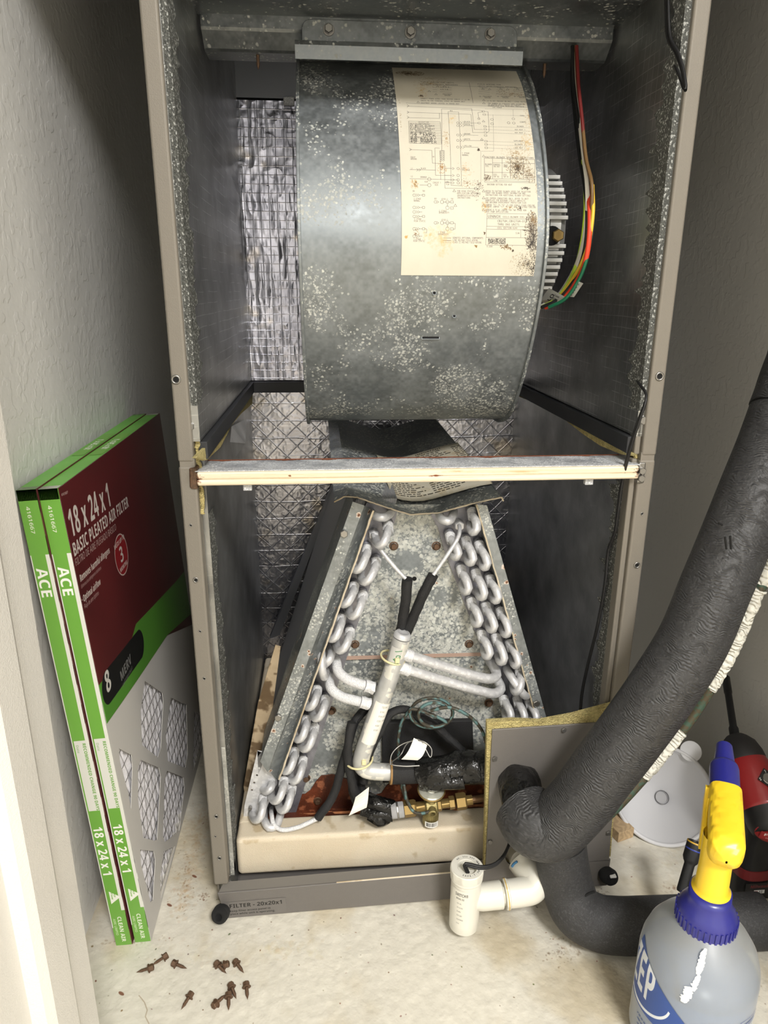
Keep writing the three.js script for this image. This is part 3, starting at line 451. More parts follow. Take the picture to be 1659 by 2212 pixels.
    for (const [s, y, x2] of [['BLACK', 688, 760], ['GREEN', 712, 710], ['BROWN', 797, 758], ['WHITE', 845, 805], ['YELLOW', 905, 760]]) { circ(575, y + 4); chev(605, y + 4); chev(628, y + 4); line(635, y + 4, x2, y + 6); txt(s, 632, y - 2, 632 + s.length * 11); }
    circ(763, 655); circ(765, 694); line(765, 660, 755, 600, 800, 594); sq(803, 590, 18, 14); line(815, 590, 845, 592, 856, 765, 835, 780); for (const y of [618, 724, 750, 778, 805, 856, 885, 915]) sq(812 + (y - 618) * 0.06, y, 18, 13); tri(805, 676); tri(790, 838);
    dash(820, 566, 1270, 575); dash(820, 620, 1270, 632); dash(830, 725, 1290, 738); dash(830, 752, 1300, 770); dash(830, 780, 1300, 798); dash(835, 857, 1300, 872); dash(835, 886, 1300, 905); dash(840, 916, 1300, 936); dash(890, 620, 895, 945, 780, 945, 780, 1280); dash(1070, 575, 1072, 640);
    circ(881, 662, 10); circ(882, 700, 10); circ(1072, 656, 10); circ(1030, 692, 10); circ(1076, 694, 10); txt('COOL', 1130, 632, 1175); txt('COMPR', 1130, 690, 1185); txt('BLOWER', 1105, 728, 1165); txt('AUX HEAT 1', 1085, 757, 1180); txt('AUX HEAT 2', 1085, 785, 1180); txt('SUPPLEMENT 1', 1075, 858, 1180); txt('BLOWER 2', 1085, 890, 1180); txt('AUX HEAT 2', 1085, 920, 1180);
    txt('1 STAGE', 612, 968, 680); txt('NORMAL', 614, 986, 672); txt('EQUIP', 152, 1004, 195); txt('GROUND', 152, 1020, 208); txt('BLK/WHITE', 350, 1000, 366); line(145, 930, 343, 938, 348, 1052, 455, 1058); chev(152, 930); line(370, 916, 412, 918); line(370, 916, 376, 1160, 515, 1162); for (let i = 0; i < 6; i++) { circ(425, 945 + i * 16, 6); circ(448, 945 + i * 16, 6); }
    line(415, 940, 422, 1200); line(455, 1060, 460, 1275, 740, 1280, 780, 1280); circ(735, 1280, 10); line(145, 1110, 375, 1114); chev(215, 1112); chev(235, 1112); txt('BLACK', 245, 1106, 290); txt('L1', 155, 1106, 172); txt('L2', 155, 1176, 172); line(145, 1190, 580, 1202); txt('ORANGE', 240, 1182, 298); circ(320, 1195, 12); circ(320, 1248, 12); line(235, 1246, 308, 1248); txt('CIRCUIT 1', 350, 1232, 425); txt('K20', 370, 1252, 398); txt('K20', 278, 1224, 308);
    for (const y of [1100, 1162, 1200, 1228]) { circ(578, y); chev(535, y); line(460, y - 2, 530, y); } txt('LOW', 612, 1102, 640); txt('VOLTAGE', 612, 1118, 684); txt('GRN/', 465, 1226, 505); txt('YLW', 468, 1246, 498);
    // factory blower table
    tri(806, 988); txt('FACTORY BLOWER SPEED TAP SELECTIONS', 822, 1004, 1255); line(812, 1006, 1262, 1020, 1262, 1228, 815, 1220, 812, 1006); for (const X of [886, 972, 1045, 1160]) line(X, 1010, X, 1190); line(886, 1048, 1262, 1056); line(812, 1132, 1262, 1142); line(812, 1190, 1262, 1198); txt('BLOWER', 820, 1068, 880); txt('COIL', 822, 1084, 855); txt('CONDENS-', 892, 1072, 962); txt('ING UNIT', 894, 1088, 955); txt('HEAT', 985, 1074, 1025); txt('PUMP', 985, 1090, 1022); txt('COIL', 892, 1160, 930); txt('TAP #2', 892, 1178, 945); txt('COIL', 982, 1162, 1018); txt('TAP #3', 982, 1180, 1030); txt('HEAT', 1065, 1166, 1100); txt('TAP #3', 1062, 1184, 1115); txt('HEAT', 1178, 1170, 1215); txt('TAP #1', 1178, 1188, 1230); line(940, 1210, 1225, 1214); txt('LOW', 896, 1214, 930); txt('MAXIMUM SETTING FOR HEAT', 838, 1248, 1062);
    tri(543, 1298); txt('FOR HIGH STATIC', 568, 1308, 718); txt('APPLICATION REFERENCE', 568, 1328, 780); txt('DEHUMIDIFICATION KIT', 570, 1347, 762); txt('INSTRUCTIONS', 570, 1366, 688);
    { const k = ['REFER TO FACTORY BLOWER SPEED TAP SELECTION', 'CHART FOR BLOWER SPEED INFORMATION AND', 'INSTRUCTIONS FOR ADDITIONAL BLOWER SETTINGS', 'USE COPPER CONDUCTORS ONLY. REFER TO UNIT', 'NAMEPLATE FOR MINIMUM CIRCUIT AMPACITY', 'AND MAXIMUM OVERCURRENT PROTECTION SIZE', 'JUMPER "Y1" TO "Y2" IS FOR SINGLE STAGE COOLING', 'REMOVE JUMPER "Y1" TO "Y2" FOR TWO STAGE COOLING', 'REMOVE R TO W2 JUMPER FOR TWO STAGE NON', 'HEAT PUMP APPLICATIONS'], y = [1308, 1326, 1344, 1372, 1390, 1408, 1430, 1446, 1474, 1492]; k.forEach((s, i) => txt(s, 822, y[i], 822 + s.length * 9.4)); for (const q of [1300, 1360, 1425, 1468]) tri(806, q); }
    // low left schematics
    txt('B3', 172, 1308, 190); txt('TB1', 258, 1308, 284); for (const y of [1338, 1447, 1487, 1527, 1637, 1702]) { circ(184, y); chev(208, y); chev(226, y); line(232, y, 256, y); if (y !== 1487 && y !== 1702) sq(268, y, 16, 14); } txt('2 STAGE', 180, 1376, 246); txt('NORMAL', 180, 1394, 238); txt('2 STAGE', 184, 1556, 250); txt('HIGH STATIC', 182, 1575, 286); txt('1 STAGE', 178, 1736, 244); txt('HIGH STATIC', 176, 1752, 280); line(280, 1637, 298, 1640, 296, 1672, 275, 1672);
    for (const [y, s] of [[1398, 0], [1584, 1]]) { circ(374, y); chev(396, y); circ(434, y, 12); circ(482, y, 12); line(440, y, 510, y); sq(522, y, 20, 15); circ(482, y + (s ? 54 : 52), 12); sq(522, y + 54, 20, 15); line(482, y + 12, 482, y + 42); txt('K183-1', 430, y - 20, 486); } txt('2 STAGE', 405, 1484, 476); txt('DEHUMIDIFY', 405, 1500, 498); txt('1 STAGE', 396, 1674, 462); txt('DEHUMIDIFY', 398, 1692, 492); tri(553, 1428); txt('B3', 366, 1376, 386); txt('TB1', 512, 1378, 538); line(535, 1585, 552, 1590, 550, 1640, 535, 1640);
    line(445, 1718, 515, 1719); txt('DENOTES OPTIONAL COMPONENTS', 530, 1724, 802); g.lineWidth = 2.4; line(440, 1740, 515, 1741); g.lineWidth = 1.5; txt('LINE VOLTAGE FIELD WIRING', 530, 1744, 754); dash(445, 1758, 515, 1759); txt('CLASS II VOLTAGE FIELD WIRING', 530, 1764, 786);
    line(836, 1500, 1272, 1506, 1268, 1785, 824, 1780, 836, 1500); txt('LENNOX', 842, 1538, 958, false); txt('COILS-BLOWER COIL UNITS', 976, 1538, 1245); line(834, 1546, 1272, 1552); txt('CB27UH,CBX27UH-018', 928, 1576, 1195); txt('THRU 060 UNITS', 930, 1606, 1126); line(832, 1614, 1270, 1620); txt('COIL SECTION-024V', 928, 1636, 1108); line(831, 1640, 1270, 1648); line(828, 1712, 1268, 1718); line(1138, 1645, 1138, 1714); txt('SJW', 1092, 1682, 1126);
    { const a = Q(846, 1720), b = Q(1002, 1774); g.fillStyle = '#26241f'; const cw = (b[0] - a[0]) / 44, ch = (b[1] - a[1]) / 16; for (let i = 0; i < 44; i++) for (let j = 0; j < 16; j++) if (r() > 0.48) g.fillRect(a[0] + i * cw, a[1] + j * ch, cw, ch); }
    txt('© 2008', 834, 1800, 885);
    // mould and water stains
    const mould = (X, Y, n, sx, sy, col, al, rad, dense = 1) => { al = Math.min(0.9, al * 2.1); for (let i = 0; i < n; i++) { const q = Q(X, Y), a = r() * 6.28, d = Math.pow(r(), dense); g.fillStyle = `rgba(${col},${(al * (0.3 + r() * 0.7)).toFixed(3)})`; g.beginPath(); g.ellipse(q[0] + Math.cos(a) * d * sx, q[1] + Math.sin(a) * d * sy, rad * (0.25 + r()), rad * (0.2 + r() * 0.7), r() * 3, 0, 7); g.fill(); } };
    mould(150, 250, 420, 110, 46, '92,66,34', 0.2, 6, 0.8); mould(330, 340, 300, 150, 60, '150,112,60', 0.12, 6); mould(1215, 640, 260, 40, 200, '150,112,62', 0.16, 5); mould(1060, 430, 220, 150, 60, '120,88,52', 0.2, 4); mould(1120, 1090, 420, 90, 90, '80,60,34', 0.3, 4); mould(1255, 1700, 420, 36, 160, '56,46,36', 0.4, 4); mould(130, 250, 90, 50, 40, '60,42,24', 0.22, 5); mould(330, 295, 160, 130, 26, '140,104,56', 0.12, 5); mould(250, 400, 120, 46, 90, '196,160,100', 0.1, 9); mould(245, 450, 50, 20, 14, '70,50,30', 0.4, 4);
    mould(1250, 560, 160, 26, 110, '160,120,66', 0.16, 6); mould(1060, 440, 70, 120, 20, '110,80,46', 0.25, 4); mould(1225, 300, 90, 40, 50, '120,88,50', 0.2, 5);
    mould(470, 830, 90, 30, 90, '150,110,60', 0.25, 4); mould(520, 660, 40, 40, 50, '206,170,110', 0.12, 9); mould(430, 1090, 120, 40, 50, '150,104,50', 0.22, 5); mould(650, 1110, 120, 60, 60, '196,150,100', 0.16, 5); mould(660, 1230, 150, 60, 40, '116,84,50', 0.3, 3.2); mould(760, 932, 14, 8, 10, '40,28,18', 0.7, 7); mould(760, 1240, 60, 40, 50, '60,44,28', 0.5, 3.6); mould(745, 1320, 26, 30, 60, '60,44,28', 0.6, 3.6);
    mould(190, 1240, 40, 26, 40, '170,130,70', 0.2, 9); mould(190, 1240, 14, 26, 20, '80,56,30', 0.4, 5); mould(440, 1740, 150, 90, 110, '212,172,112', 0.08, 16); mould(200, 1680, 40, 22, 30, '110,78,44', 0.4, 4); mould(115, 1710, 16, 8, 10, '190,150,80', 0.3, 8); mould(330, 1690, 60, 50, 60, '206,168,110', 0.1, 12);
    mould(1090, 960, 220, 110, 60, '140,106,60', 0.16, 5); mould(1110, 1080, 360, 90, 110, '104,76,40', 0.24, 5); mould(1110, 1100, 150, 50, 60, '56,42,26', 0.4, 4); mould(1200, 860, 120, 50, 80, '190,150,90', 0.16, 7); mould(840, 1180, 80, 26, 30, '70,52,32', 0.35, 4); mould(1225, 1160, 130, 40, 60, '90,66,38', 0.3, 4); mould(820, 1440, 100, 30, 40, '180,140,80', 0.18, 6); mould(1180, 1276, 60, 34, 10, '40,30,20', 0.5, 4); mould(1290, 1290, 80, 16, 60, '110,80,44', 0.3, 4); mould(1040, 1450, 40, 60, 10, '140,100,50', 0.25, 5); mould(1130, 1455, 26, 24, 16, '40,28,18', 0.6, 4);
    mould(1230, 1640, 520, 46, 130, '70,58,44', 0.34, 4.5); mould(1240, 1760, 300, 50, 60, '40,34,28', 0.4, 4); mould(1250, 1560, 160, 26, 60, '120,92,52', 0.3, 5); mould(1010, 1800, 60, 50, 20, '104,78,44', 0.4, 6); mould(815, 1676, 14, 8, 8, '80,58,34', 0.6, 5); mould(735, 1790, 12, 10, 8, '130,100,50', 0.4, 6); mould(1170, 1650, 14, 16, 6, '50,36,20', 0.6, 4);
    mould(1160, 1960, 300, 110, 90, '140,122,92', 0.2, 5); mould(1200, 1950, 420, 90, 110, '52,44,34', 0.42, 3.2); mould(1250, 1990, 200, 30, 80, '30,26,22', 0.5, 3.4); mould(60, 620, 30, 8, 200, '120,90,50', 0.3, 4); mould(600, 900, 120, 560, 700, '120,86,50', 0.3, 2); mould(1070, 1830, 14, 10, 10, '60,46,30', 0.6, 5);
  });
  add(t, 'wiring_label', mergeGeometries([scrollPatch(x0, x1, s0, s1, 0.0009, 6, false)]), std({ map: lab, roughness: 0.6, side: THREE.DoubleSide }), 'cream paper wiring diagram with brown mould stains');
}

// ---------------------------------------------------------------- drain pan
{
  const t = thing('drain_pan', 'cream plastic drain pan with rusty inside under the coil', 'drain pan', V(0, 0.028, -0.3));
  const cs = [[-0.247, 0.247]], y0 = 0.030, y1 = 0.093;
  void cs;
  const rim = (x0, x1, z0, z1, h = y1) => jitter(box(x0, x1, y0, h, z0, z1, 0.006, 4), 0.0012, 60);
  add(t, 'front_wall', triUV(jitter(new RoundedBoxGeometry(0.494, y1 - y0, 0.042, 6, 0.007).translate(0, (y0 + y1) / 2, -0.051), 0.0014, 50)), mCream);
  add(t, 'side_wall', rim(-0.247, -0.222, -0.54, -0.06), mCream); add(t, 'side_wall', rim(0.222, 0.247, -0.54, -0.06), mCream); add(t, 'back_wall', rim(-0.247, 0.247, -0.542, -0.51), mCream);
  add(t, 'pan_floor', box(-0.23, 0.23, y0 + 0.004, 0.068, -0.52, -0.069), mRustPan, 'rust-stained pan floor');
  { // rust line and stains creeping over the inner edge of the front wall
    const r = rngOf(51), n = 90, pos = []; const zi = []; for (let i = 0; i <= n; i++) zi.push(-0.0735 + 0.012 * vnoise(i * 0.24, 7.7, 256) + (i < 12 ? -0.006 : 0));
    for (let i = 0; i < n; i++) { const a = -0.16 + 0.38 * i / n, b = -0.16 + 0.38 * (i + 1) / n; pos.push(a, 0.0937, -0.0745, a, 0.0937, zi[i], b, 0.0937, zi[i + 1], a, 0.0937, -0.0745, b, 0.0937, zi[i + 1], b, 0.0937, -0.0745); }
    void r; const g = new THREE.BufferGeometry(); g.setAttribute('position', new THREE.Float32BufferAttribute(pos, 3)); g.computeVertexNormals(); add(t, 'rust_stain', triUV(g), std({ map: dataTex(256, (u, v) => { const k = fbm(u, v, 16, 4); return [0.52 + k * 0.3, 0.3 + k * 0.26, 0.18 + k * 0.2]; }, true, 0.08), roughness: 0.6, side: THREE.DoubleSide }), 'orange rust stain'); }
}

// ---------------------------------------------------------------- evaporator coil
const ZP = -0.108;
const P3 = (z) => ([x, y]) => at(x, y, 'z', z);
{
  const t = thing('evaporator_coil', 'A-shaped evaporator coil with aluminium return bends and corroded end plates', 'coil', V(0, 0.07, -0.3));
  // front centre plate (upper and lower sheets) and tube sheets
  const dl = add(t, 'centre_plate', pxPlate([[832, 1090], [968, 1090], [1075, 1418], [722, 1424]], ZP - 0.003, 0.002), mCoilPlate, 'zinc plate speckled white');
  add(t, 'centre_plate', pxPlate([[735, 1405], [1070, 1398], [1160, 1830], [590, 1830]], ZP - 0.006, 0.002), mCoilPlate, 'zinc plate speckled white'); void dl;
  add(t, 'tube_sheet', pxPlate([[792, 1086], [860, 1096], [852, 1130], [838, 1140], [828, 1180], [634, 1772], [545, 1776]], ZP, 0.0018), mTubeSheet);
  add(t, 'tube_sheet', pxPlate([[930, 1110], [1036, 1086], [1236, 1800], [1160, 1800], [1070, 1480], [960, 1190], [946, 1140]], ZP, 0.0018), mTubeSheet);
  add(t, 'rust_seam', pxPlate([[735, 1418], [1072, 1409], [1073, 1416], [735, 1426]], ZP - 0.0024, 0.0008), std({ color: rgb(178, 150, 134), roughness: 0.8 }));
  { const r = rngOf(81), top = []; for (let i = 0; i <= 40; i++) { const x = 612 + 470 * i / 40; top.push([x, (i < 6 ? 1752 - i * 6 : 1712 + 16 * Math.sin(i * 0.5)) - 26 * vnoise(i * 0.4, 5.5, 256) - r() * 10]); }
    add(t, 'rusted_foot', pxPlate([[600, 1812], [1100, 1812], ...top.reverse()], ZP - 0.0032, 0.0012), mRustPan, 'deep red-brown rust along the foot of the plate'); }
  // outer channels
  const chan = (px, z, fold, foldMat) => { const m = add(t, 'end_channel', pxPlate(px, z, 0.0018), mCoilStrip, 'corroded zinc channel'); return m; };
  chan([[762, 1084], [787, 1092], [578, 1668], [562, 1645]], -0.058); 
  { // left channel folds: front band, recessed band, bright outer lip
    const A = P3(-0.058)([787, 1092]), B = P3(-0.058)([580, 1664]), C = P3(-0.072)([800, 1100]), D = P3(-0.072)([596, 1684]), E2 = P3(-0.052)([806, 1103]), F2 = P3(-0.052)([603, 1684]);
    const strip = (a, b, c, d) => { const g = new THREE.BufferGeometry(); g.setAttribute('position', new THREE.Float32BufferAttribute([a, b, c, b, d, c].flatMap((q) => q.toArray()), 3)); g.computeVertexNormals(); return triUV(g); };
    add(t, 'channel_fold', strip(A, B, C, D), mCoilStrip); add(t, 'channel_fold', strip(C, D, E2, F2), mCoilStrip);
    add(t, 'channel_lip', jitter(tube([E2, E2.clone().lerp(F2, 0.5), F2], 0.0014, { n: 60, radial: 6 }), 0.0012, 300), mCream);
    const bk = (p) => p.clone().setZ(-0.14); add(t, 'channel_fold', strip(P3(-0.058)([762, 1084]), P3(-0.058)([562, 1645]), bk(P3(-0.058)([762, 1084])), bk(P3(-0.058)([562, 1645]))), mCoilStrip);
  }
  { // right channel
    const q = [[1029, 1090], [1050, 1092], [1180, 1556], [1160, 1556]]; const ext = [[1029, 1090], [1052, 1092], [1182, 1556], [1232, 1735], [1210, 1735], [1162, 1556]]; add(t, 'end_channel', pxPlate(ext, -0.07, 0.0018), mCoilStrip, 'corroded zinc channel'); void q;
    const a = P3(-0.07)([1029, 1090]), b = P3(-0.07)([1210, 1735]), f = (p) => p.clone().setZ(ZP); const g = new THREE.BufferGeometry(); g.setAttribute('position', new THREE.Float32BufferAttribute([a, b, f(a), b, f(b), f(a)].flatMap((p) => p.toArray()), 3)); g.computeVertexNormals(); add(t, 'channel_fold', triUV(g), mCoilStrip);
    add(t, 'channel_lip', jitter(tube([a, a.clone().lerp(b, 0.5), b], 0.0012, { n: 60, radial: 6 }), 0.001, 300), mCream);
  }
  // finned slabs running to the back
  const slab = (o0, o1, w, z1) => { // outer bottom, outer top, inward thickness
    const pts = [o0, o1, V(o1.x + w, o1.y, 0), V(o0.x + w, o0.y, 0)].map((p) => V(p.x, p.y, ZP - 0.008)); return plate(pts, -(z1 - ZP + 0.008));
  };
  const lo = P3(-0.1)([548, 1770]), hi = P3(-0.1)([770, 1086]); add(t, 'fin_pack', slab(lo, hi, 0.055, -0.5), mFins, 'fine aluminium fins');
  const lo2 = V(0.24, 0.075, 0), hi2 = P3(-0.1)([1045, 1090]); add(t, 'fin_pack', slab(lo2, hi2, -0.055, -0.5), mFins, 'fine aluminium fins');
  { // rear edge channel of the left slab
    const a = at(582, 1380, 'z', -0.5), b = at(718, 1050, 'z', -0.5), c = at(728, 1050, 'z', -0.5), d = at(604, 1372, 'z', -0.5);
    add(t, 'rear_channel', plate([a, d, c.clone().add(V(0.02, 0.05, 0)), b.clone().add(V(0.02, 0.05, 0))], 0.02), mPlainSteel);
    const e = at(616, 1370, 'z', -0.46); void e; }
  // perforated foot plate at the lower left
  { const pts = [[556, 1622], [590, 1634], [596, 1690], [566, 1776], [526, 1764], [528, 1740]].map(P3(-0.075)); const hs = [[573, 1627], [566, 1643], [560, 1659], [555, 1675], [549, 1691], [544, 1707]].map(([x, y]) => { const c = at(x, y, 'z', -0.075), o = []; for (let i = 0; i < 10; i++) o.push(V(c.x + Math.cos(i * 0.628) * 0.0017, c.y - Math.sin(i * 0.628) * 0.0017, 0)); return o; });
    add(t, 'foot_plate', plate(pts, 0.0015, hs), mAlu); for (const [x, y] of [[541, 1743], [540, 1754]]) { const c = at(x, y, 'z', -0.074); add(t, 'foot_screw', hex(c, c.clone().add(V(0, 0, 0.005)), 0.0028), mScrew); } }
  // side flashing left of the slab, stained cream
  add(t, 'side_flashing', jitter(pxPlate([[596, 1395], [608, 1400], [584, 1560], [562, 1660], [534, 1740], [527, 1700], [560, 1520]], -0.13, 0.003), 0.004, 90), std({ map: dataTex(256, (u, v) => { const k = fbm(u, v, 8, 4), s2 = sstep(0.45, 0.62, fbm(v, u, 7, 4)); return [0.78 - s2 * 0.3 - k * 0.1, 0.7 - s2 * 0.3 - k * 0.1, 0.58 - s2 * 0.28 - k * 0.1]; }, true, 0.12), roughness: 0.8 }), 'stained cream flashing');
  // bolts on the centre plates
  for (const [x, y] of [[851, 1181], [943, 1181], [767, 1394], [1014, 1393], [716, 1538], [1057, 1521], [661, 1684], [686, 1733]]) { const a = at(x, y, 'z', ZP); const b = add(t, 'plate_bolt', hex(V(a.x, a.y, ZP - 0.004), V(a.x, a.y, ZP + 0.002), 0.0044), mScrewRusty); add(b, 'rust_ring', new THREE.TorusGeometry(0.0055, 0.0012, 6, 18).translate(a.x, a.y, ZP - 0.0034), mScrewRusty); }
  for (const [x, y, z] of [[743, 1152, -0.058], [601, 1548, -0.058], [1158, 1518, -0.07]]) { const a = at(x, y, 'z', z); add(t, 'channel_screw', hex(a, a.clone().add(V(0, 0, 0.004)), 0.0052), mScrew); }
  { const a = at(895, 1250, 'z', ZP - 0.0026); add(t, 'plate_hole', cyl(a, a.clone().add(V(0, 0, 0.0004)), 0.0032, 14), mHole); }
  // top shield with a valley, running to the back
  { const f = [[720, 1078, -0.082], [752, 1068, -0.08], [905, 1120, -0.096], [1083, 1070, -0.07]].map(([x, y, z]) => at(x, y, 'z', z)); f[0] = at(722, 1084, 'z', -0.084); f.push(at(1087, 1082, 'z', -0.072));
    const bz = -0.5, b = [[708, 902], [728, 900], [817, 931], [934, 897], [938, 900]].map(([x, y]) => at(x, y, 'z', bz));
    const pos = [], N = 12, rows = []; for (let k = 0; k <= N; k++) { const row = []; for (let i = 0; i < 4; i++) for (let j = 0; j < 8; j++) { const s = j / 8, A = f[i].clone().lerp(f[i + 1], s), B = b[i].clone().lerp(b[i + 1], s); row.push(A.lerp(B, k / N)); } row.push(f[4].clone().lerp(b[4], k / N)); rows.push(row); }
    // soften the valley crease
    for (const row of rows) for (let it = 0; it < 3; it++) { const c = row.map((p) => p.y); for (let i = 9; i < row.length - 8; i++) row[i].y = (c[i - 1] + 2 * c[i] + c[i + 1]) / 4; }
    for (let k = 0; k < N; k++) for (let i = 0; i < rows[0].length - 1; i++) { const a = rows[k][i], c = rows[k][i + 1], d = rows[k + 1][i], e = rows[k + 1][i + 1]; pos.push(a, c, d, c, e, d); }
    const g = new THREE.BufferGeometry(); g.setAttribute('position', new THREE.Float32BufferAttribute(pos.flatMap((p) => p.toArray()), 3)); const h = triUV(g), uv = h.attributes.uv, p = h.attributes.position; for (let i = 0; i < p.count; i++) uv.setXY(i, p.getX(i), p.getZ(i)); const sm = toCreasedNormals(h, 0.5);
    add(t, 'top_shield', sm, mShield, 'zinc valley sheet over the coil'); add(t, 'shield_edge', jitter(tube(rows[0].filter((_, i) => i % 3 === 0 || i === 32), 0.0011, { n: 80, radial: 6, tension: 0 }), 0.0007, 300), mCream);
    // instruction sticker on the right slope of the valley
    const lt = canvasTex(512, 384, (c, w, hh) => { const r = rngOf(61); c.fillStyle = '#c0baa8'; c.fillRect(0, 0, w, hh); c.fillStyle = '#4a463e'; for (let col = 0; col < 3; col++) for (let i = 0; i < 22; i++) { const y = 28 + i * 15; let x = 22 + col * 162; const e = x + 70 + r() * 74; while (x < e) { const l = 6 + r() * 18; c.fillRect(x, y, l, 7); x += l + 5; } } c.font = 'bold 20px sans-serif'; c.fillText('IMPORTANT', 190, 22); for (let i = 0; i < 120; i++) { c.fillStyle = `rgba(150,120,70,${0.05 + r() * 0.1})`; c.beginPath(); c.arc(r() * w, r() * hh, 3 + r() * 16, 0, 7); c.fill(); } });
    const S = (u, v) => { const k = v * N, k0 = Math.min(N - 1, Math.floor(k)), i = u * 32, i0 = Math.min(31, Math.floor(i)); const A = rows[k0][i0].clone().lerp(rows[k0][i0 + 1], i - i0), B = rows[k0 + 1][i0].clone().lerp(rows[k0 + 1][i0 + 1], i - i0); return A.lerp(B, k - k0).add(V(0, 0.0034, 0.001)); };
    const sp = [], su = []; const n = 12; const U = (a, b2) => [S(0.42 + a * 0.44, 0.1 + b2 * 0.46), [a, b2]];
    for (let i = 0; i < n; i++) for (let j = 0; j < n; j++) { const q = [[i, j], [i + 1, j], [i + 1, j + 1], [i, j], [i + 1, j + 1], [i, j + 1]]; for (const [a, c] of q) { const [pp, uu] = U(a / n, c / n); sp.push(...pp.toArray()); su.push(...uu); } }
    const sg = new THREE.BufferGeometry(); sg.setAttribute('position', new THREE.Float32BufferAttribute(sp, 3)); sg.setAttribute('uv', new THREE.Float32BufferAttribute(su, 2)); sg.computeVertexNormals(); add(t, 'instruction_sticker', sg, std({ map: lt, roughness: 0.6, side: THREE.DoubleSide }), 'cream printed sticker');
  }
  // return bends: [upper cuff px] -> [bottom of loop px]
  const bendAt = (a, b, dx, zo = 0, back = 13) => {
    const q = (x, y, z) => at(x, y, 'z', z + zo), pts = [q(a[0] - 1, a[1] - 6, ZP - 0.006), q(a[0] + dx * 0.2, a[1] + 4, -0.088), q(a[0] * 0.45 + b[0] * 0.55 + dx * 0.8, a[1] * 0.45 + b[1] * 0.55 - 2, -0.068), q(b[0] + 3, b[1] - 9, -0.062), q(b[0] - back * 0.46, b[1] - 5, -0.066), q(b[0] - back, b[1] - 15, -0.084), q(b[0] - back - 1, b[1] - 26, ZP - 0.006)];
    const m = add(t, 'return_bend', tube(pts, 0.0057, { n: 26, radial: 10 }), mAlu); const c = q(a[0] + dx * 0.2, a[1] - 1, -0.091), d = q(a[0] + dx * 0.25 + (b[0] - a[0]) * 0.12, a[1] + 9, -0.084);
    add(m, 'solder_cuff', jitter(tube([c, d, q(a[0] + dx * 0.35 + (b[0] - a[0]) * 0.22, a[1] + 15, -0.08)], 0.0069, { n: 5, radial: 12 }), 0.0014, 420), mCuff, 'white corroded cuff');
    add(m, 'tube_collar', cyl(q(a[0] - 1, a[1] - 5, ZP), q(a[0] - 1, a[1] - 5, ZP).add(V(0, 0, 0.006)), 0.0075, 16, 0.001), mTubeSheet);
  };
  for (const [a, b] of [[[838, 1134], [825, 1182]], [[812, 1211], [793, 1262]], [[783, 1283], [767, 1336]], [[755, 1362], [740, 1410]], [[792, 1184], [775, 1236]], [[764, 1264], [748, 1310]], [[737, 1333], [722, 1385]], [[684, 1487], [672, 1533]], [[702, 1508], [688, 1557]], [[661, 1551], [649, 1602]], [[679, 1569], [663, 1623]], [[636, 1620], [622, 1671]], [[654, 1640], [640, 1692]], [[587, 1680], [580, 1714]], [[613, 1684], [599, 1735]], [[629, 1700], [615, 1755]], [[569, 1721], [558, 1776]]]) bendAt(a, b, 5, b[1] > 1730 ? 0.016 : 0);
  for (const [a, b] of [[[970, 1156], [987, 1208]], [[994, 1228], [1009, 1283]], [[1016, 1298], [1033, 1353]], [[1038, 1368], [1055, 1423]], [[1086, 1508], [1101, 1560]], [[1004, 1166], [1019, 1220]], [[1026, 1236], [1043, 1295]], [[1047, 1308], [1065, 1365]], [[1069, 1375], [1086, 1435]], [[1115, 1510], [1130, 1562]], [[1018, 1104], [1026, 1154]], [[1033, 1175], [1050, 1230]], [[1056, 1248], [1074, 1302]], [[1079, 1318], [1096, 1375]], [[1099, 1388], [1117, 1442]], [[1120, 1448], [1118, 1500]], [[1141, 1515], [1156, 1562]]]) bendAt(a, b, 8, 0, 9);
  // special bends
  const sp = (pts, name = 'return_bend', r = 0.0057, mat = mAlu) => add(t, name, tube(pts.map(([x, y, z]) => at(x, y, 'z', z)), r, { radial: 12 }), mat);
  sp([[710, 1396, -0.112], [716, 1410, -0.088], [712, 1424, -0.074], [700, 1436, -0.078], [690, 1436, -0.1]]);
  sp([[690, 1400, -0.112], [694, 1412, -0.075], [696, 1448, -0.062], [700, 1462, -0.07], [704, 1450, -0.1]]);
  sp([[1093, 1442, -0.112], [1098, 1452, -0.085], [1112, 1474, -0.07], [1131, 1500, -0.064], [1138, 1502, -0.078], [1134, 1488, -0.108]]);
  add(t, 'return_bend', tube([at(606, 1750, 'z', -0.108), at(604, 1766, 'y', 0.103), at(597, 1783, 'y', 0.1), at(582, 1788, 'y', 0.1), at(573, 1776, 'y', 0.102), at(571, 1750, 'z', -0.108)], 0.0057, { radial: 12 }), mAlu);
  sp([[800, 1104, -0.11], [810, 1114, -0.08], [826, 1118, -0.074], [842, 1110, -0.09], [846, 1100, -0.11]]);
  sp([[948, 1106, -0.11], [955, 1122, -0.08], [968, 1126, -0.076], [978, 1114, -0.09], [980, 1104, -0.11]]);
  // suction header and its branches
  const hz = -0.05;
  const hd = add(t, 'suction_header', tube([[868, 1378, hz], [850, 1440, hz], [826, 1508, hz], [800, 1580, hz], [782, 1632, hz], [780, 1650, hz], [790, 1662, hz], [808, 1666, hz], [850, 1668, hz]].map(([x, y, z]) => at(x, y, 'z', z)), 0.0118, { radial: 20, n: 70 }), std({ map: dataTex(512, (u, v) => { const k = fbm(u, v, 8, 4), s = sstep(0.52, 0.56, fbm(v + 0.2, u, 5, 4)); return [0.72 + k * 0.1 + s * 0.14, 0.72 + k * 0.1 + s * 0.13, 0.71 + k * 0.1 + s * 0.1]; }, true, 0.09), metalness: 0.35, roughness: 0.45 }), 'thick aluminium header pipe');
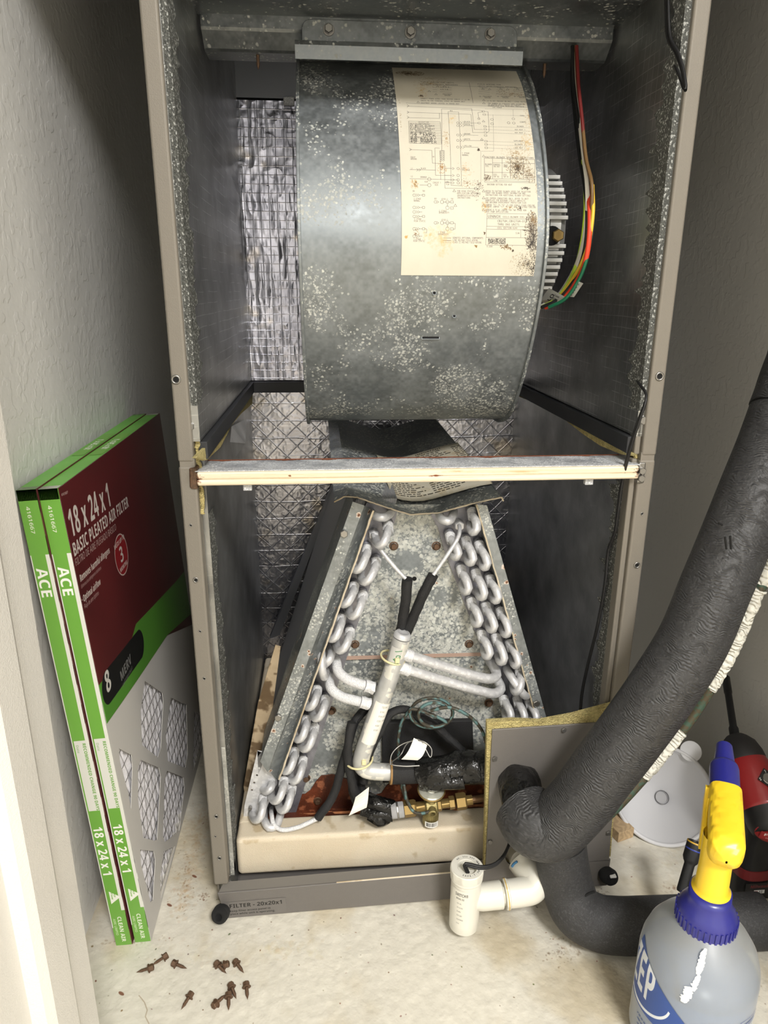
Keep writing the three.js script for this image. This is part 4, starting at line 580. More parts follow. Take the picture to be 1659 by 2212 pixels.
  const hcap = at(868, 1376, 'z', hz), hdir = at(864, 1390, 'z', hz).sub(hcap).normalize(); add(hd, 'pinched_end', lathe([[0.0118, 0], [0.0115, 0.004], [0.009, 0.0075], [0.006, 0.006], [0, 0.005]], hcap, hcap.clone().sub(hdir), 20), mAlu);
  { // scribbled green mark and stickers wrapped on the header
    const wrap = (p0, p1, r, a0, a1, draw, w, h, name, lab) => { const A = at(...p0, 'z', hz), B = at(...p1, 'z', hz), ax = B.clone().sub(A), L = ax.length(); ax.normalize(); const side = V(ax.y, -ax.x, 0).normalize().negate(), fr = V(0, 0, 1), pos = [], uv = [], n = 10; const P = (u, v) => { const an = a0 + (a1 - a0) * u; return A.clone().addScaledVector(ax, v * L).addScaledVector(side, Math.sin(an) * r).addScaledVector(fr, Math.cos(an) * r); }; for (let i = 0; i < n; i++) for (const [du, v] of [[0, 0], [0, 1], [1, 1], [0, 0], [1, 1], [1, 0]]) { const u = (i + du) / n; pos.push(...P(u, v).toArray()); uv.push(u, 1 - v); } const g = new THREE.BufferGeometry(); g.setAttribute('position', new THREE.Float32BufferAttribute(pos, 3)); g.setAttribute('uv', new THREE.Float32BufferAttribute(uv, 2)); g.computeVertexNormals(); add(hd, name, g, std({ map: canvasTex(w, h, draw), roughness: 0.55, side: THREE.DoubleSide }), lab); };
    wrap([862, 1392], [852, 1428], 0.0121, -1.0, 1.0, (g, w, h) => { g.fillStyle = '#c3c2bd'; g.fillRect(0, 0, w, h); g.strokeStyle = '#2f7a44'; g.lineWidth = 9; g.lineCap = 'round'; g.beginPath(); g.moveTo(150, 20); g.lineTo(60, 50); g.moveTo(150, 20); g.lineTo(150, 60); g.stroke(); g.beginPath(); g.ellipse(110, 110, 26, 20, 0.3, 0, 7); g.stroke(); g.beginPath(); g.moveTo(140, 96); g.lineTo(60, 150); g.lineTo(120, 190); g.lineTo(50, 196); g.stroke(); }, 200, 220, 'green_marker', 'green felt pen mark');
    wrap([826, 1510], [794, 1598], 0.0121, -0.9, 1.3, (g, w, h) => { g.fillStyle = '#efece2'; g.fillRect(0, 0, w, h); g.fillStyle = '#5a5650'; g.font = '24px sans-serif'; ['TEJ33A', '6166', 'P/N 616', 'COIL TYPE', 'ASM', '6169'].forEach((s, i) => g.fillText(s, 90, 40 + i * 44)); }, 220, 400, 'part_sticker', 'white part number sticker');
  }
  sp([[722, 1420, -0.112], [727, 1432, -0.085], [731, 1450, -0.07], [748, 1466, -0.06], [775, 1477, -0.054], [808, 1486, -0.05]], 'header_branch', 0.0068, mCuff);
  sp([[706, 1456, -0.112], [711, 1470, -0.085], [716, 1488, -0.068], [736, 1504, -0.06], [766, 1513, -0.054], [798, 1521, -0.05]], 'header_branch', 0.0068, mCuff);
  sp([[868, 1412, -0.05], [900, 1421, -0.052], [960, 1440, -0.058], [1030, 1461, -0.062], [1060, 1466, -0.066], [1073, 1458, -0.076], [1066, 1440, -0.09], [1058, 1428, -0.112]], 'header_branch', 0.0068, mAlu);
  sp([[860, 1440, -0.05], [900, 1453, -0.052], [960, 1471, -0.058], [1036, 1492, -0.062], [1068, 1498, -0.066], [1082, 1488, -0.076], [1076, 1472, -0.09], [1070, 1462, -0.112]], 'header_branch', 0.0068, mAlu);
  for (const [p, q] of [[[868, 1412], [890, 1418]], [[860, 1440], [884, 1448]], [[788, 1481], [808, 1486]], [[778, 1516], [798, 1521]]]) add(t, 'solder_joint', jitter(tube([at(...p, 'z', -0.05), at(...q, 'z', -0.051)], 0.0082, { n: 6, radial: 12 }), 0.0018, 400), mCuff);
  // feeder capillaries
  sp([[806, 1150, -0.11], [806, 1158, -0.088], [820, 1184, -0.07], [850, 1222, -0.056], [876, 1250, -0.05]], 'feeder_tube', 0.0026, mAlu); sp([[988, 1128, -0.11], [993, 1140, -0.085], [990, 1160, -0.068], [972, 1190, -0.058], [936, 1242, -0.05]], 'feeder_tube', 0.0026, mAlu);
  add(t, 'feeder_tube', tube([at(586, 1746, 'z', -0.108), at(587, 1762, 'y', 0.108), at(591, 1780, 'y', 0.104), at(606, 1792, 'y', 0.099), at(640, 1788, 'y', 0.1), at(686, 1768, 'z', -0.046)], 0.0032, { radial: 10 }), mCuff);
  for (const [x, y] of [[806, 1150], [989, 1130]]) { const a = at(x, y, 'z', ZP); add(t, 'feeder_nut', hex(a, a.clone().add(V(0, 0, 0.014)), 0.0072), mAlu); }
  // black sleeves, cable-tied beside the header
  const sl = (pts, r = 0.0058) => add(t, 'black_sleeve', jitter(tube(pts.map(([x, y, z]) => at(x, y, 'z', z)), r, { radial: 12 }), 0.0012, 160), mRubber);
  sl([[880, 1250, -0.05], [876, 1300, -0.054], [864, 1370, -0.066], [848, 1440, -0.074], [820, 1510, -0.076], [790, 1580, -0.076], [768, 1650, -0.07], [762, 1700, -0.066], [772, 1736, -0.06]], 0.0068);
  sl([[936, 1242, -0.05], [918, 1275, -0.052], [894, 1330, -0.058], [868, 1390, -0.068], [842, 1460, -0.084], [812, 1530, -0.088], [784, 1600, -0.085], [776, 1680, -0.078], [786, 1730, -0.07]], 0.0068);
  sl([[686, 1768, -0.046], [706, 1742, -0.05], [722, 1712, -0.056], [738, 1660, -0.06], [752, 1610, -0.066], [766, 1560, -0.074], [800, 1520, -0.09]], 0.0062);
  sl([[760, 1560, -0.06], [752, 1610, -0.052], [756, 1670, -0.05], [770, 1715, -0.05], [800, 1735, -0.05], [840, 1742, -0.05]], 0.0062);
  sl([[1000, 1622, -0.07], [966, 1592, -0.076], [930, 1560, -0.078], [900, 1545, -0.076], [872, 1532, -0.074], [846, 1540, -0.07], [826, 1572, -0.064], [806, 1610, -0.06], [790, 1650, -0.06], [786, 1690, -0.058]], 0.0058);
  // square of black foam stuck on the plate
  add(t, 'foam_patch', jitter(pxPlate([[826, 1562], [1020, 1558], [1024, 1680], [828, 1690]], ZP + 0.003, 0.007, 0.0008), 0.0008, 120), mRubber, 'square black foam patch');
  // zip ties
  const zip = (px, py, rx, rz, tilt) => { const c = at(px, py, 'z', hz - 0.006), pts = []; for (let i = 0; i < 16; i++) { const a = i / 16 * 6.283; pts.push(V(c.x + Math.cos(a) * rx, c.y + Math.cos(a) * tilt, c.z + Math.sin(a) * rz)); } const z = add(t, 'zip_tie', tube(pts, 0.0015, { closed: true, n: 48, radial: 6 }), mZip); const h = at(px - (tilt > 0.002 ? 2 : -10), py + (tilt > 0.002 ? 4 : 6), 'z', hz + 0.012); add(z, 'zip_head', box(h.x - 0.003, h.x + 0.003, h.y - 0.0035, h.y + 0.0035, h.z - 0.003, h.z + 0.003, 0.001), mZip); };
  zip(848, 1420, 0.0155, 0.018, -0.004); zip(776, 1640, 0.0185, 0.021, 0.002);
}

// ---------------------------------------------------------------- expansion valve and its lines
{
  const z = -0.035, q = (x, y, dz = 0) => at(x, y, 'z', z + dz);
  const t = thing('expansion_valve', 'brass expansion valve with round steel power head over the drain pan', 'valve', q(930, 1760));
  const run = [q(845, 1752), q(1060, 1722)], ax = run[1].clone().sub(run[0]).normalize(), R = (px) => run[0].clone().lerp(run[1], (px - 845) / 215);
  add(t, 'outlet_collar', cyl(R(845), R(872), 0.011, 24, 0.001), mCuff, 'white-corroded collar'); add(t, 'collar_band', cyl(R(856), R(861), 0.0116, 24, 0.0008), mScrew);
  add(t, 'inlet_nut', hex(R(873), R(899), 0.0115), mBrass); add(t, 'valve_neck', cyl(R(899), R(918), 0.0075, 20), mBrass); 
  const vb = R(931); add(t, 'valve_body', cyl(vb.clone().addScaledVector(ax, -0.009), vb.clone().addScaledVector(ax, 0.009), 0.0115, 24, 0.002), mBrassDark);
  add(t, 'valve_stem', lathe([[0, -0.034], [0.008, -0.034], [0.0115, -0.029], [0.0115, -0.016], [0.009, -0.012], [0.0078, 0], [0.0075, 0.012], [0, 0.014]], vb, vb.clone().add(V(0.0, 1, 0.12)), 24), mBrassDark);
  { const a = q(932, 1704), up = V(0.02, 1, 0.25).normalize(); add(t, 'power_head', toCreasedNormals(lathe([[0, 0.003], [0.006, 0.004], [0.0085, 0.002], [0.0165, 0.0005], [0.0185, -0.0015], [0.0185, -0.003], [0.016, -0.006], [0.008, -0.010], [0.006, -0.02], [0, -0.02]], a, a.clone().add(up), 40), 0.5), std({ map: dataTex(128, (u, v) => { const k = fbm(u, v, 10, 3); return [0.66 + k * 0.2, 0.66 + k * 0.2, 0.62 + k * 0.18]; }, true, 1), metalness: 0.6, roughness: 0.45 }), 'dished steel power head'); add(t, 'power_head_rim', new THREE.TorusGeometry(0.0186, 0.0012, 8, 40).applyQuaternion(new THREE.Quaternion().setFromUnitVectors(V(0, 0, 1), up)).translate(a.x - up.x * 0.002, a.y - up.y * 0.002, a.z - up.z * 0.002), mBrass); }
  add(t, 'bleed_port', cyl(q(931, 1737), q(931, 1741).add(V(0, 0, 0.017)), 0.0062, 20, 0.001, 0.0035), mBrassDark);
  { const c = vb.clone().add(V(0, -0.024, 0)); const g = new THREE.CylinderGeometry(0.0119, 0.0119, 0.009, 24, 1, true, -0.9, 1.8); g.translate(c.x, c.y, c.z); add(t, 'barcode_sticker', g, std({ map: canvasTex(128, 64, (c2, w, h) => { c2.fillStyle = '#eceae4'; c2.fillRect(0, 0, w, h); c2.fillStyle = '#1c1c1c'; const r = rngOf(3); for (let x = 14; x < 112;) { const k = 2 + r() * 6; c2.fillRect(x, 8, k, 44); x += k + 2 + r() * 7; } }), roughness: 0.6, side: THREE.DoubleSide })); }
  add(t, 'union_nut', hex(R(940), R(953), 0.0095), mBrass); add(t, 'nipple', cyl(R(953), R(970), 0.0065, 18), mBrass); add(t, 'union_nut', hex(R(970), R(982), 0.0092), mBrass); add(t, 'flare_nut', hex(R(985), R(1007), 0.0118), mBrass); add(t, 'flare_sleeve', cyl(R(1005), R(1020), 0.0068, 18), mBrass);
  add(t, 'liquid_stub', cyl(R(1018), R(1075), 0.005, 16), std({ color: rgb(120, 92, 66), metalness: 0.7, roughness: 0.5 }));
  add(t, 'equaliser_tube', tube([q(872, 1690, -0.01), q(876, 1715), q(884, 1740, 0.006), q(896, 1755, 0.012), q(912, 1757, 0.014), q(931, 1752, 0.014)], 0.0022, { radial: 8 }), mCopperGreen);
}
{ // taped bundle of sleeves left of the valve
  const q = (x, y, z = -0.04) => at(x, y, 'z', z);
  solo('taped_sleeve_bundle', 'wrinkled black taped bundle beside the brass valve collar', 'tape', jitter(mergeGeometries([tube([q(790, 1728, -0.05), q(815, 1735), q(848, 1745)], 0.0105, { radial: 14 }), tube([q(786, 1745, -0.05), q(812, 1756), q(846, 1758)], 0.0105, { radial: 14 }), tube([q(800, 1758), q(820, 1768, -0.036), q(838, 1764)], 0.009, { radial: 14 })]), 0.005, 120), mTape);
  // insulated suction stub
  const t = thing('insulated_suction_stub', 'black taped insulation around the suction pipe leaving the coil', 'pipe insulation', q(940, 1665));
  add(t, 'thin_sleeve', tube([q(844, 1668, -0.05), q(900, 1666, -0.05), q(918, 1664, -0.048)], 0.0165, { radial: 24 }), mRubber);
  add(t, 'brown_cut_edge', tube([q(842, 1668, -0.05), q(846, 1668, -0.05)], 0.0168, { radial: 24, n: 2 }), std({ color: rgb(150, 116, 70), roughness: 0.7 }));
  const lump = tube([q(908, 1672, -0.046), q(935, 1668, -0.04), q(965, 1662, -0.038), q(1000, 1660, -0.036), q(1040, 1656, -0.03), q(1064, 1655, -0.022)], 0.022, { radial: 26, n: 40 });
  add(t, 'tape_wrap', jitter(lump, 0.006, 70), mTape, 'glossy black tape wrap');
  add(t, 'tape_end', jitter(tube([q(925, 1690, -0.03), q(960, 1688, -0.024), q(1000, 1684, -0.022)], 0.011, { radial: 16 }), 0.004, 110), mTape);
}
{ // sensing bulb capillary: green copper loops and thin steel wire
  const q = (x, y, z) => at(x, y, 'z', z);
  const loop = (cx, cy, rx, ry, n, z0, z1, ph) => { const o = []; for (let i = 0; i <= n; i++) { const a = ph + i / 12 * 6.283; o.push(q(cx + Math.cos(a) * rx, cy + Math.sin(a) * ry, z0 + (z1 - z0) * i / n)); } return o; };
  solo('green_capillary_tube', 'thin green-tarnished copper capillary looped in front of the speckled plate', 'tube', tube([q(862, 1640, -0.066), q(860, 1600, -0.066), q(868, 1560, -0.066), ...loop(932, 1540, 46, 32, 12, -0.062, -0.056, 3.4), ...loop(938, 1544, 34, 26, 10, -0.052, -0.05, 0.2).slice(1), q(930, 1535, -0.048), q(970, 1528, -0.044), q(1012, 1546, -0.04), q(1040, 1576, -0.036), q(1051, 1612, -0.032), q(1050, 1640, -0.028)], 0.0024, { radial: 8, n: 260 }), mCopperGreen);
  solo('green_capillary_stub', 'short green copper capillary running down from the black sleeve to the valve', 'tube', tube([q(866, 1684, -0.05), q(868, 1700, -0.05), q(876, 1726, -0.046)], 0.0022, { radial: 8 }), mCopperGreen);
  solo('steel_wire_loop', 'thin steel wire coiled around the black suction sleeve', 'wire', tube([q(843, 1652, -0.03), q(846, 1630, -0.04), q(862, 1612, -0.048), q(885, 1602, -0.05), q(915, 1602, -0.046), q(932, 1618, -0.04), q(930, 1636, -0.034), q(905, 1598, -0.05), q(880, 1606, -0.052), q(866, 1630, -0.045), q(845, 1650, -0.03), q(870, 1655, -0.026), q(906, 1654, -0.026)], 0.0009, { radial: 6, n: 120 }), mScrew);
}
{ // white paper tags, curled
  const tag = (cs, label, bend) => { // corners px with z: tl, tr, br, bl
    const c = cs.map(([x, y, z]) => at(x, y, 'z', z)), n = 8, pos = [], S = (u, v) => c[0].clone().lerp(c[1], u).lerp(c[3].clone().lerp(c[2], u), v).add(V(0, 0, Math.sin(v * Math.PI) * bend));
    for (const off of [0, 0.0004]) for (let i = 0; i < n; i++) for (const [u, v] of [[0, 0], [0, 1], [1, 1], [0, 0], [1, 1], [1, 0]]) pos.push(...S(u, (i + v) / n).add(V(0, 0, off)).toArray());
    const g = new THREE.BufferGeometry(); g.setAttribute('position', new THREE.Float32BufferAttribute(pos, 3)); g.computeVertexNormals(); solo('paper_tag', label, 'tag', triUV(g), mPaper);
  };
  tag([[894, 1594, -0.05], [923, 1608, -0.046], [902, 1642, -0.034], [867, 1640, -0.036]], 'white paper tag curling up behind the black suction sleeve', 0.006);
  tag([[768, 1722, -0.034], [797, 1700, -0.036], [792, 1744, -0.026], [753, 1762, -0.022]], 'white paper tag hanging from the black sleeves above the rusty pan', 0.004);
}

// ---------------------------------------------------------------- piping cover panel with insulation behind it
{
  const zf = 0.012, t = thing('piping_cover_panel', 'grey metal cover plate with yellow insulation where the pipes enter', 'panel', at(1180, 1880, 'z', zf));
  const q = (l) => l.map(([x, y]) => at(x, y, 'z', zf)), ctr = at(1122, 1692, 'z', zf), ctr2 = at(1118, 1848, 'z', zf);
  const circle = (c, r) => { const o = []; for (let i = 0; i < 24; i++) o.push(V(c.x + Math.cos(i / 24 * 6.283) * r, c.y - Math.sin(i / 24 * 6.283) * r, zf)); return o; };
  add(t, 'cover_plate', plate(q([[1049, 1880], [1064, 1577], [1290, 1562], [1345, 1558], [1320, 1790], [1315, 1858]]), 0.002, [circle(ctr, 0.026), circle(ctr2, 0.0175)], 0.0004), mPanelGrey, 'grey painted steel plate');
  add(t, 'insulation_pad', jitter(plate([[1046, 1885], [1052, 1562], [1110, 1558], [1166, 1560], [1240, 1545], [1325, 1524], [1345, 1540], [1322, 1790], [1318, 1850]].map(([x, y]) => at(x, y, 'z', zf - 0.0026)), 0.009, [circle(ctr, 0.03), circle(ctr2, 0.02)]), 0.0022, 130), mYellowWool, 'yellow glass wool pad');
  for (const [x, y] of [[1068, 1637], [1058, 1816], [1217, 1575], [1313, 1797]]) { const a = at(x, y, 'z', zf); add(t, 'panel_screw', hex(V(a.x, a.y, zf), V(a.x, a.y, zf + 0.004), 0.0034), mScrew); }
  add(t, 'pressed_line', box(at(1082, 1590, 'z', zf).x, at(1200, 1590, 'z', zf).x, at(1120, 1590, 'z', zf).y, at(1120, 1588, 'z', zf).y, zf - 0.0002, zf + 0.0005), mPanelGrey);
}

// ---------------------------------------------------------------- filter access panel and its knobs
{
  const z = 0.012, a = at(469, 1931, 'z', z), b = at(490, 1987, 'z', z), c = at(1318, 1857, 'z', z), d = at(1310, 1912, 'z', z);
  a.y = Math.max(a.y, 0.044); b.y = 0.001; a.x = -0.2685;
  const t = thing('filter_access_panel', 'long grey filter access panel printed FILTER 20x20x1 along the cabinet foot', 'panel', V(0, 0, z));
  add(t, 'face_sheet', plate([b, d, c, a].map((p) => V(p.x, p.y, z)), 0.0022, [], 0.0004), mPanelGrey);
  const lip = (y) => { const g = new THREE.BufferGeometry(), p = [a, c].map((q) => V(q.x, q.y + y, z)), r = [a, c].map((q) => V(q.x + (q.x < 0 ? 0.006 : -0.006), q.y + y + 0.0012, z - 0.018)); g.setAttribute('position', new THREE.Float32BufferAttribute([p[0], p[1], r[1], p[0], r[1], r[0]].flatMap((q) => q.toArray()), 3)); g.computeVertexNormals(); return triUV(g); };
  add(t, 'top_lip', lip(0), std({ color: rgb(122, 118, 112), roughness: 0.45, side: THREE.DoubleSide })); 
  add(t, 'bare_edge', tube([V(a.x + 0.16, a.y + 0.0052, z - 0.001), V((a.x + c.x) / 2, (a.y + c.y) / 2 + 0.0006, z - 0.001), V(c.x - 0.004, c.y + 0.0002, z - 0.001)], 0.0011, { n: 60, radial: 6 }), mCream, 'bare pale edge');
  const lw = 0.078, g = new THREE.PlaneGeometry(lw, 0.026), slope = Math.atan2(c.y - a.y, c.x - a.x), lc = at(556, 1960, 'z', z + 0.0008); g.rotateZ(slope); g.translate(lc.x, lc.y, z + 0.0009);
  add(t, 'printed_text', g, std({ map: canvasTex(640, 214, (k, w, h) => { k.fillStyle = '#706c68'; k.fillRect(0, 0, w, h); k.fillStyle = '#161413'; k.font = 'bold 74px sans-serif'; k.save(); k.scale(1.02, 1); k.fillText('FILTER - 20x20x1', 10, 84); k.restore(); k.font = 'bold 36px sans-serif'; k.fillText('Keep filter access panel in', 12, 142); k.fillText('place while unit is operating.', 12, 184); }), roughness: 0.5 }), 'dark printed lettering');
}
{
  const knob = (px, py, lab, flake) => {
    const a = at(px, py, 'z', 0.022), t = thing('black_knob', lab, 'knob', a.clone(), 'panel knobs');
    add(t, 'knob_body', lathe([[0.004, -0.010], [0.0105, -0.010], [0.0115, -0.006], [0.0112, 0.004], [0.0088, 0.0085], [0.005, 0.0095], [0.0042, 0.004], [0, 0.004]], a, a.clone().add(V(flake ? 0.25 : -0.15, 0.45, 1)), 28), mRubber);
    if (flake) add(t, 'paint_flake', box(a.x - 0.003, a.x + 0.006, a.y + 0.006, a.y + 0.009, a.z + 0.004, a.z + 0.01, 0.001), mWhite, 'chip of white paint');
  };
  knob(476, 1975, 'round black rubber knob at the lettered end of the filter panel', false); knob(1316, 1893, 'round black rubber knob with a chip of white paint', true);
}
{ // rack floor under the pan
  const t = thing('filter_rack', 'dark grey filter slot floor beneath the cream drain pan', 'filter rack', V(0, 0.006, -0.2));
  add(t, 'rack_plate', box(-0.248, 0.248, 0.0065, 0.009, -0.5, -0.006), mPanelGrey); add(t, 'rack_step', box(-0.248, 0.248, 0.009, 0.022, -0.09, -0.06, 0.002), std({ color: rgb(58, 58, 60), roughness: 0.5 }));
}

// ---------------------------------------------------------------- insulated refrigerant pipe and drain pipe
const mFoam = std({ map: dataTex(512, (u, v) => { const k = fbm(u, v, 48, 3), s = sstep(0.62, 0.75, fbm(v, u, 64, 2)); return [0.165 + k * 0.06 + s * 0.06, 0.165 + k * 0.06 + s * 0.06, 0.168 + k * 0.06 + s * 0.06]; }, true, 0.09), roughness: 0.55, bumpMap: dataTex(512, (u, v) => { const w = (fbm(u, v, 5, 3) - 0.5) * 0.16, r = Math.sin((u + w) * Math.PI * 2 * 26); return 0.5 + 0.4 * r * sstep(0.25, 0.7, fbm(u, v, 14, 2)) + 0.3 * (fbm(u, v, 48, 2) - 0.5); }, false, 0.085), bumpScale: 0.001 });
const mFoamFine = std({ map: mFoam.map, roughness: 0.66, bumpMap: dataTex(256, (u, v) => fbm(u, v, 48, 3), false, 0.05), bumpScale: 0.0005 });
{
  const t = thing('insulated_suction_line', 'thick black foam insulated pipe curving up along the right wall', 'insulated pipe', at(1175, 1800, 'z', 0.1));
  const c = (x, y, z) => at(x, y, 'z', z), R = 0.0375;
  const path = [c(1124, 1712, 0.03), c(1128, 1745, 0.062), c(1152, 1782, 0.086), c(1186, 1790, 0.094), c(1240, 1745, 0.098), c(1305, 1660, 0.1), c(1372, 1572, 0.1), c(1430, 1490, 0.1), c(1494, 1388, 0.094), c(1545, 1268, 0.082), c(1590, 1160, 0.066), c(1630, 1060, 0.05), c(1668, 965, 0.03), c(1694, 893, 0.016)];
  add(t, 'foam_sleeve', tube(path.slice(1), R, { n: 150, radial: 40 }), mFoam, 'wrinkled black foam');
  add(t, 'upper_foam_sleeve', jitter(tube([c(1696, 888, 0.015), c(1706, 860, 0.01), c(1728, 800, 0), c(1760, 690, -0.02)], R * 1.03, { n: 40, radial: 40 }), 0.002, 60), mFoam, 'next length of black foam');
  add(t, 'foam_joint', tube([c(1693, 896, 0.0165), c(1697, 885, 0.0145)], R * 0.97, { n: 2, radial: 36 }), mHole);
  const tp = tube([at(1119, 1688, 'z', -0.005), at(1120, 1690, 'z', 0.014), c(1124, 1708, 0.034), c(1130, 1742, 0.058), c(1144, 1766, 0.072)], 0.0268, { n: 40, radial: 30 }); add(t, 'black_tape', jitter(tp, 0.004, 60), mTape, 'glossy black tape');
  add(t, 'tape_edge', jitter(tube([c(1122, 1711, 0.061), c(1136, 1721, 0.066), c(1160, 1730, 0.062)], 0.0009, { radial: 5 }), 0.001, 200), mZip);
  for (const [x, y, dx, dy] of [[1566, 1160, 3, 26], [1577, 1158, 2, 28], [1552, 1130, 8, 4]]) { const p = at(x, y, 'z', 0.109), q = at(x + dx, y + dy, 'z', 0.108); add(t, 'foam_nick', tube([p, p.clone().lerp(q, 0.5), q], 0.0012, { radial: 5 }), mHole); }
}
{
  const t = thing('insulated_drain_line', 'grey foam insulated drain pipe lying along the painted floor', 'insulated pipe', V(0.3, 0, 0.1)), c = (x, y, z) => at(x, y, 'z', z);
  const R = 0.034, e0 = at(1400, 1998, 'y', R + 0.001), e1 = at(1560, 1992, 'y', R + 0.001);
  const p = [c(1208, 1815, 0.056), c(1214, 1860, 0.058), c(1226, 1915, 0.064), at(1246, 1964, 'y', 0.05), at(1290, 1992, 'y', 0.036), at(1340, 1999, 'y', R + 0.001), e0, e1, e1.clone().add(e1.clone().sub(e0).multiplyScalar(0.55))];
  p[p.length - 1].x = Math.min(p[p.length - 1].x, XR - 0.012);
  add(t, 'foam_sleeve', tube(p, R, { n: 110, radial: 36 }), mFoamFine, 'grey foam sleeve');
  add(t, 'foam_split', tube([at(1262, 1936, 'z', 0.092), at(1273, 1930, 'z', 0.092), at(1284, 1926, 'z', 0.088)], 0.0016, { radial: 6 }), mHole, 'split in the foam');
}
{ // liquid line: bare copper with flaking white paint
  const pts = [[1720, 1080, 0.0], [1662, 1228, 0.01], [1628, 1300, 0.012], [1585, 1398, 0.014], [1545, 1470, 0.014], [1490, 1556, 0.01], [1440, 1620, 0.012], [1390, 1680, 0.016], [1330, 1745, 0.022], [1290, 1782, 0.026]].map(([x, y, z]) => at(x, y, 'z', z));
  const t = thing('liquid_line', 'thin copper pipe with flaking white paint behind the black foam pipe', 'pipe', pts[9].clone());
  const curve = new THREE.CatmullRomCurve3(pts, false, 'centripetal'), sub = (a, b, n = 12) => { const o = []; for (let i = 0; i <= n; i++) o.push(curve.getPointAt(a + (b - a) * i / n)); return o; };
  add(t, 'copper_pipe', tube(pts, 0.0068, { n: 120, radial: 14 }), std({ map: dataTex(256, (u, v) => { const s = sstep(0.4, 0.65, fbm(u, v, 12, 4)); return [0.36 - s * 0.06, 0.32 + s * 0.07, 0.25 + s * 0.08]; }, true, 0.06), metalness: 0.3, roughness: 0.55 }), 'tarnished green-brown copper');
  const mPaint = std({ map: dataTex(256, (u, v) => { const k = fbm(u, v, 20, 3); return [0.88 + k * 0.1, 0.87 + k * 0.1, 0.82 + k * 0.1]; }, true, 0.05), roughness: 0.8, bumpMap: dataTex(256, (u, v) => 0.5 + 0.4 * Math.sin((u + fbm(u, v, 6, 2) * 0.2) * 6.283 * 12) + 0.2 * fbm(u, v, 30, 2), false, 0.07), bumpScale: 0.002 });
  for (const [a, b] of [[0, 0.22], [0.232, 0.52], [0.66, 0.82]]) add(t, 'white_paint', jitter(tube(sub(a, b), 0.0082, { n: Math.round(200 * (b - a)) + 8, radial: 14 }), 0.003, 260), mPaint, 'flaking white paint');
}

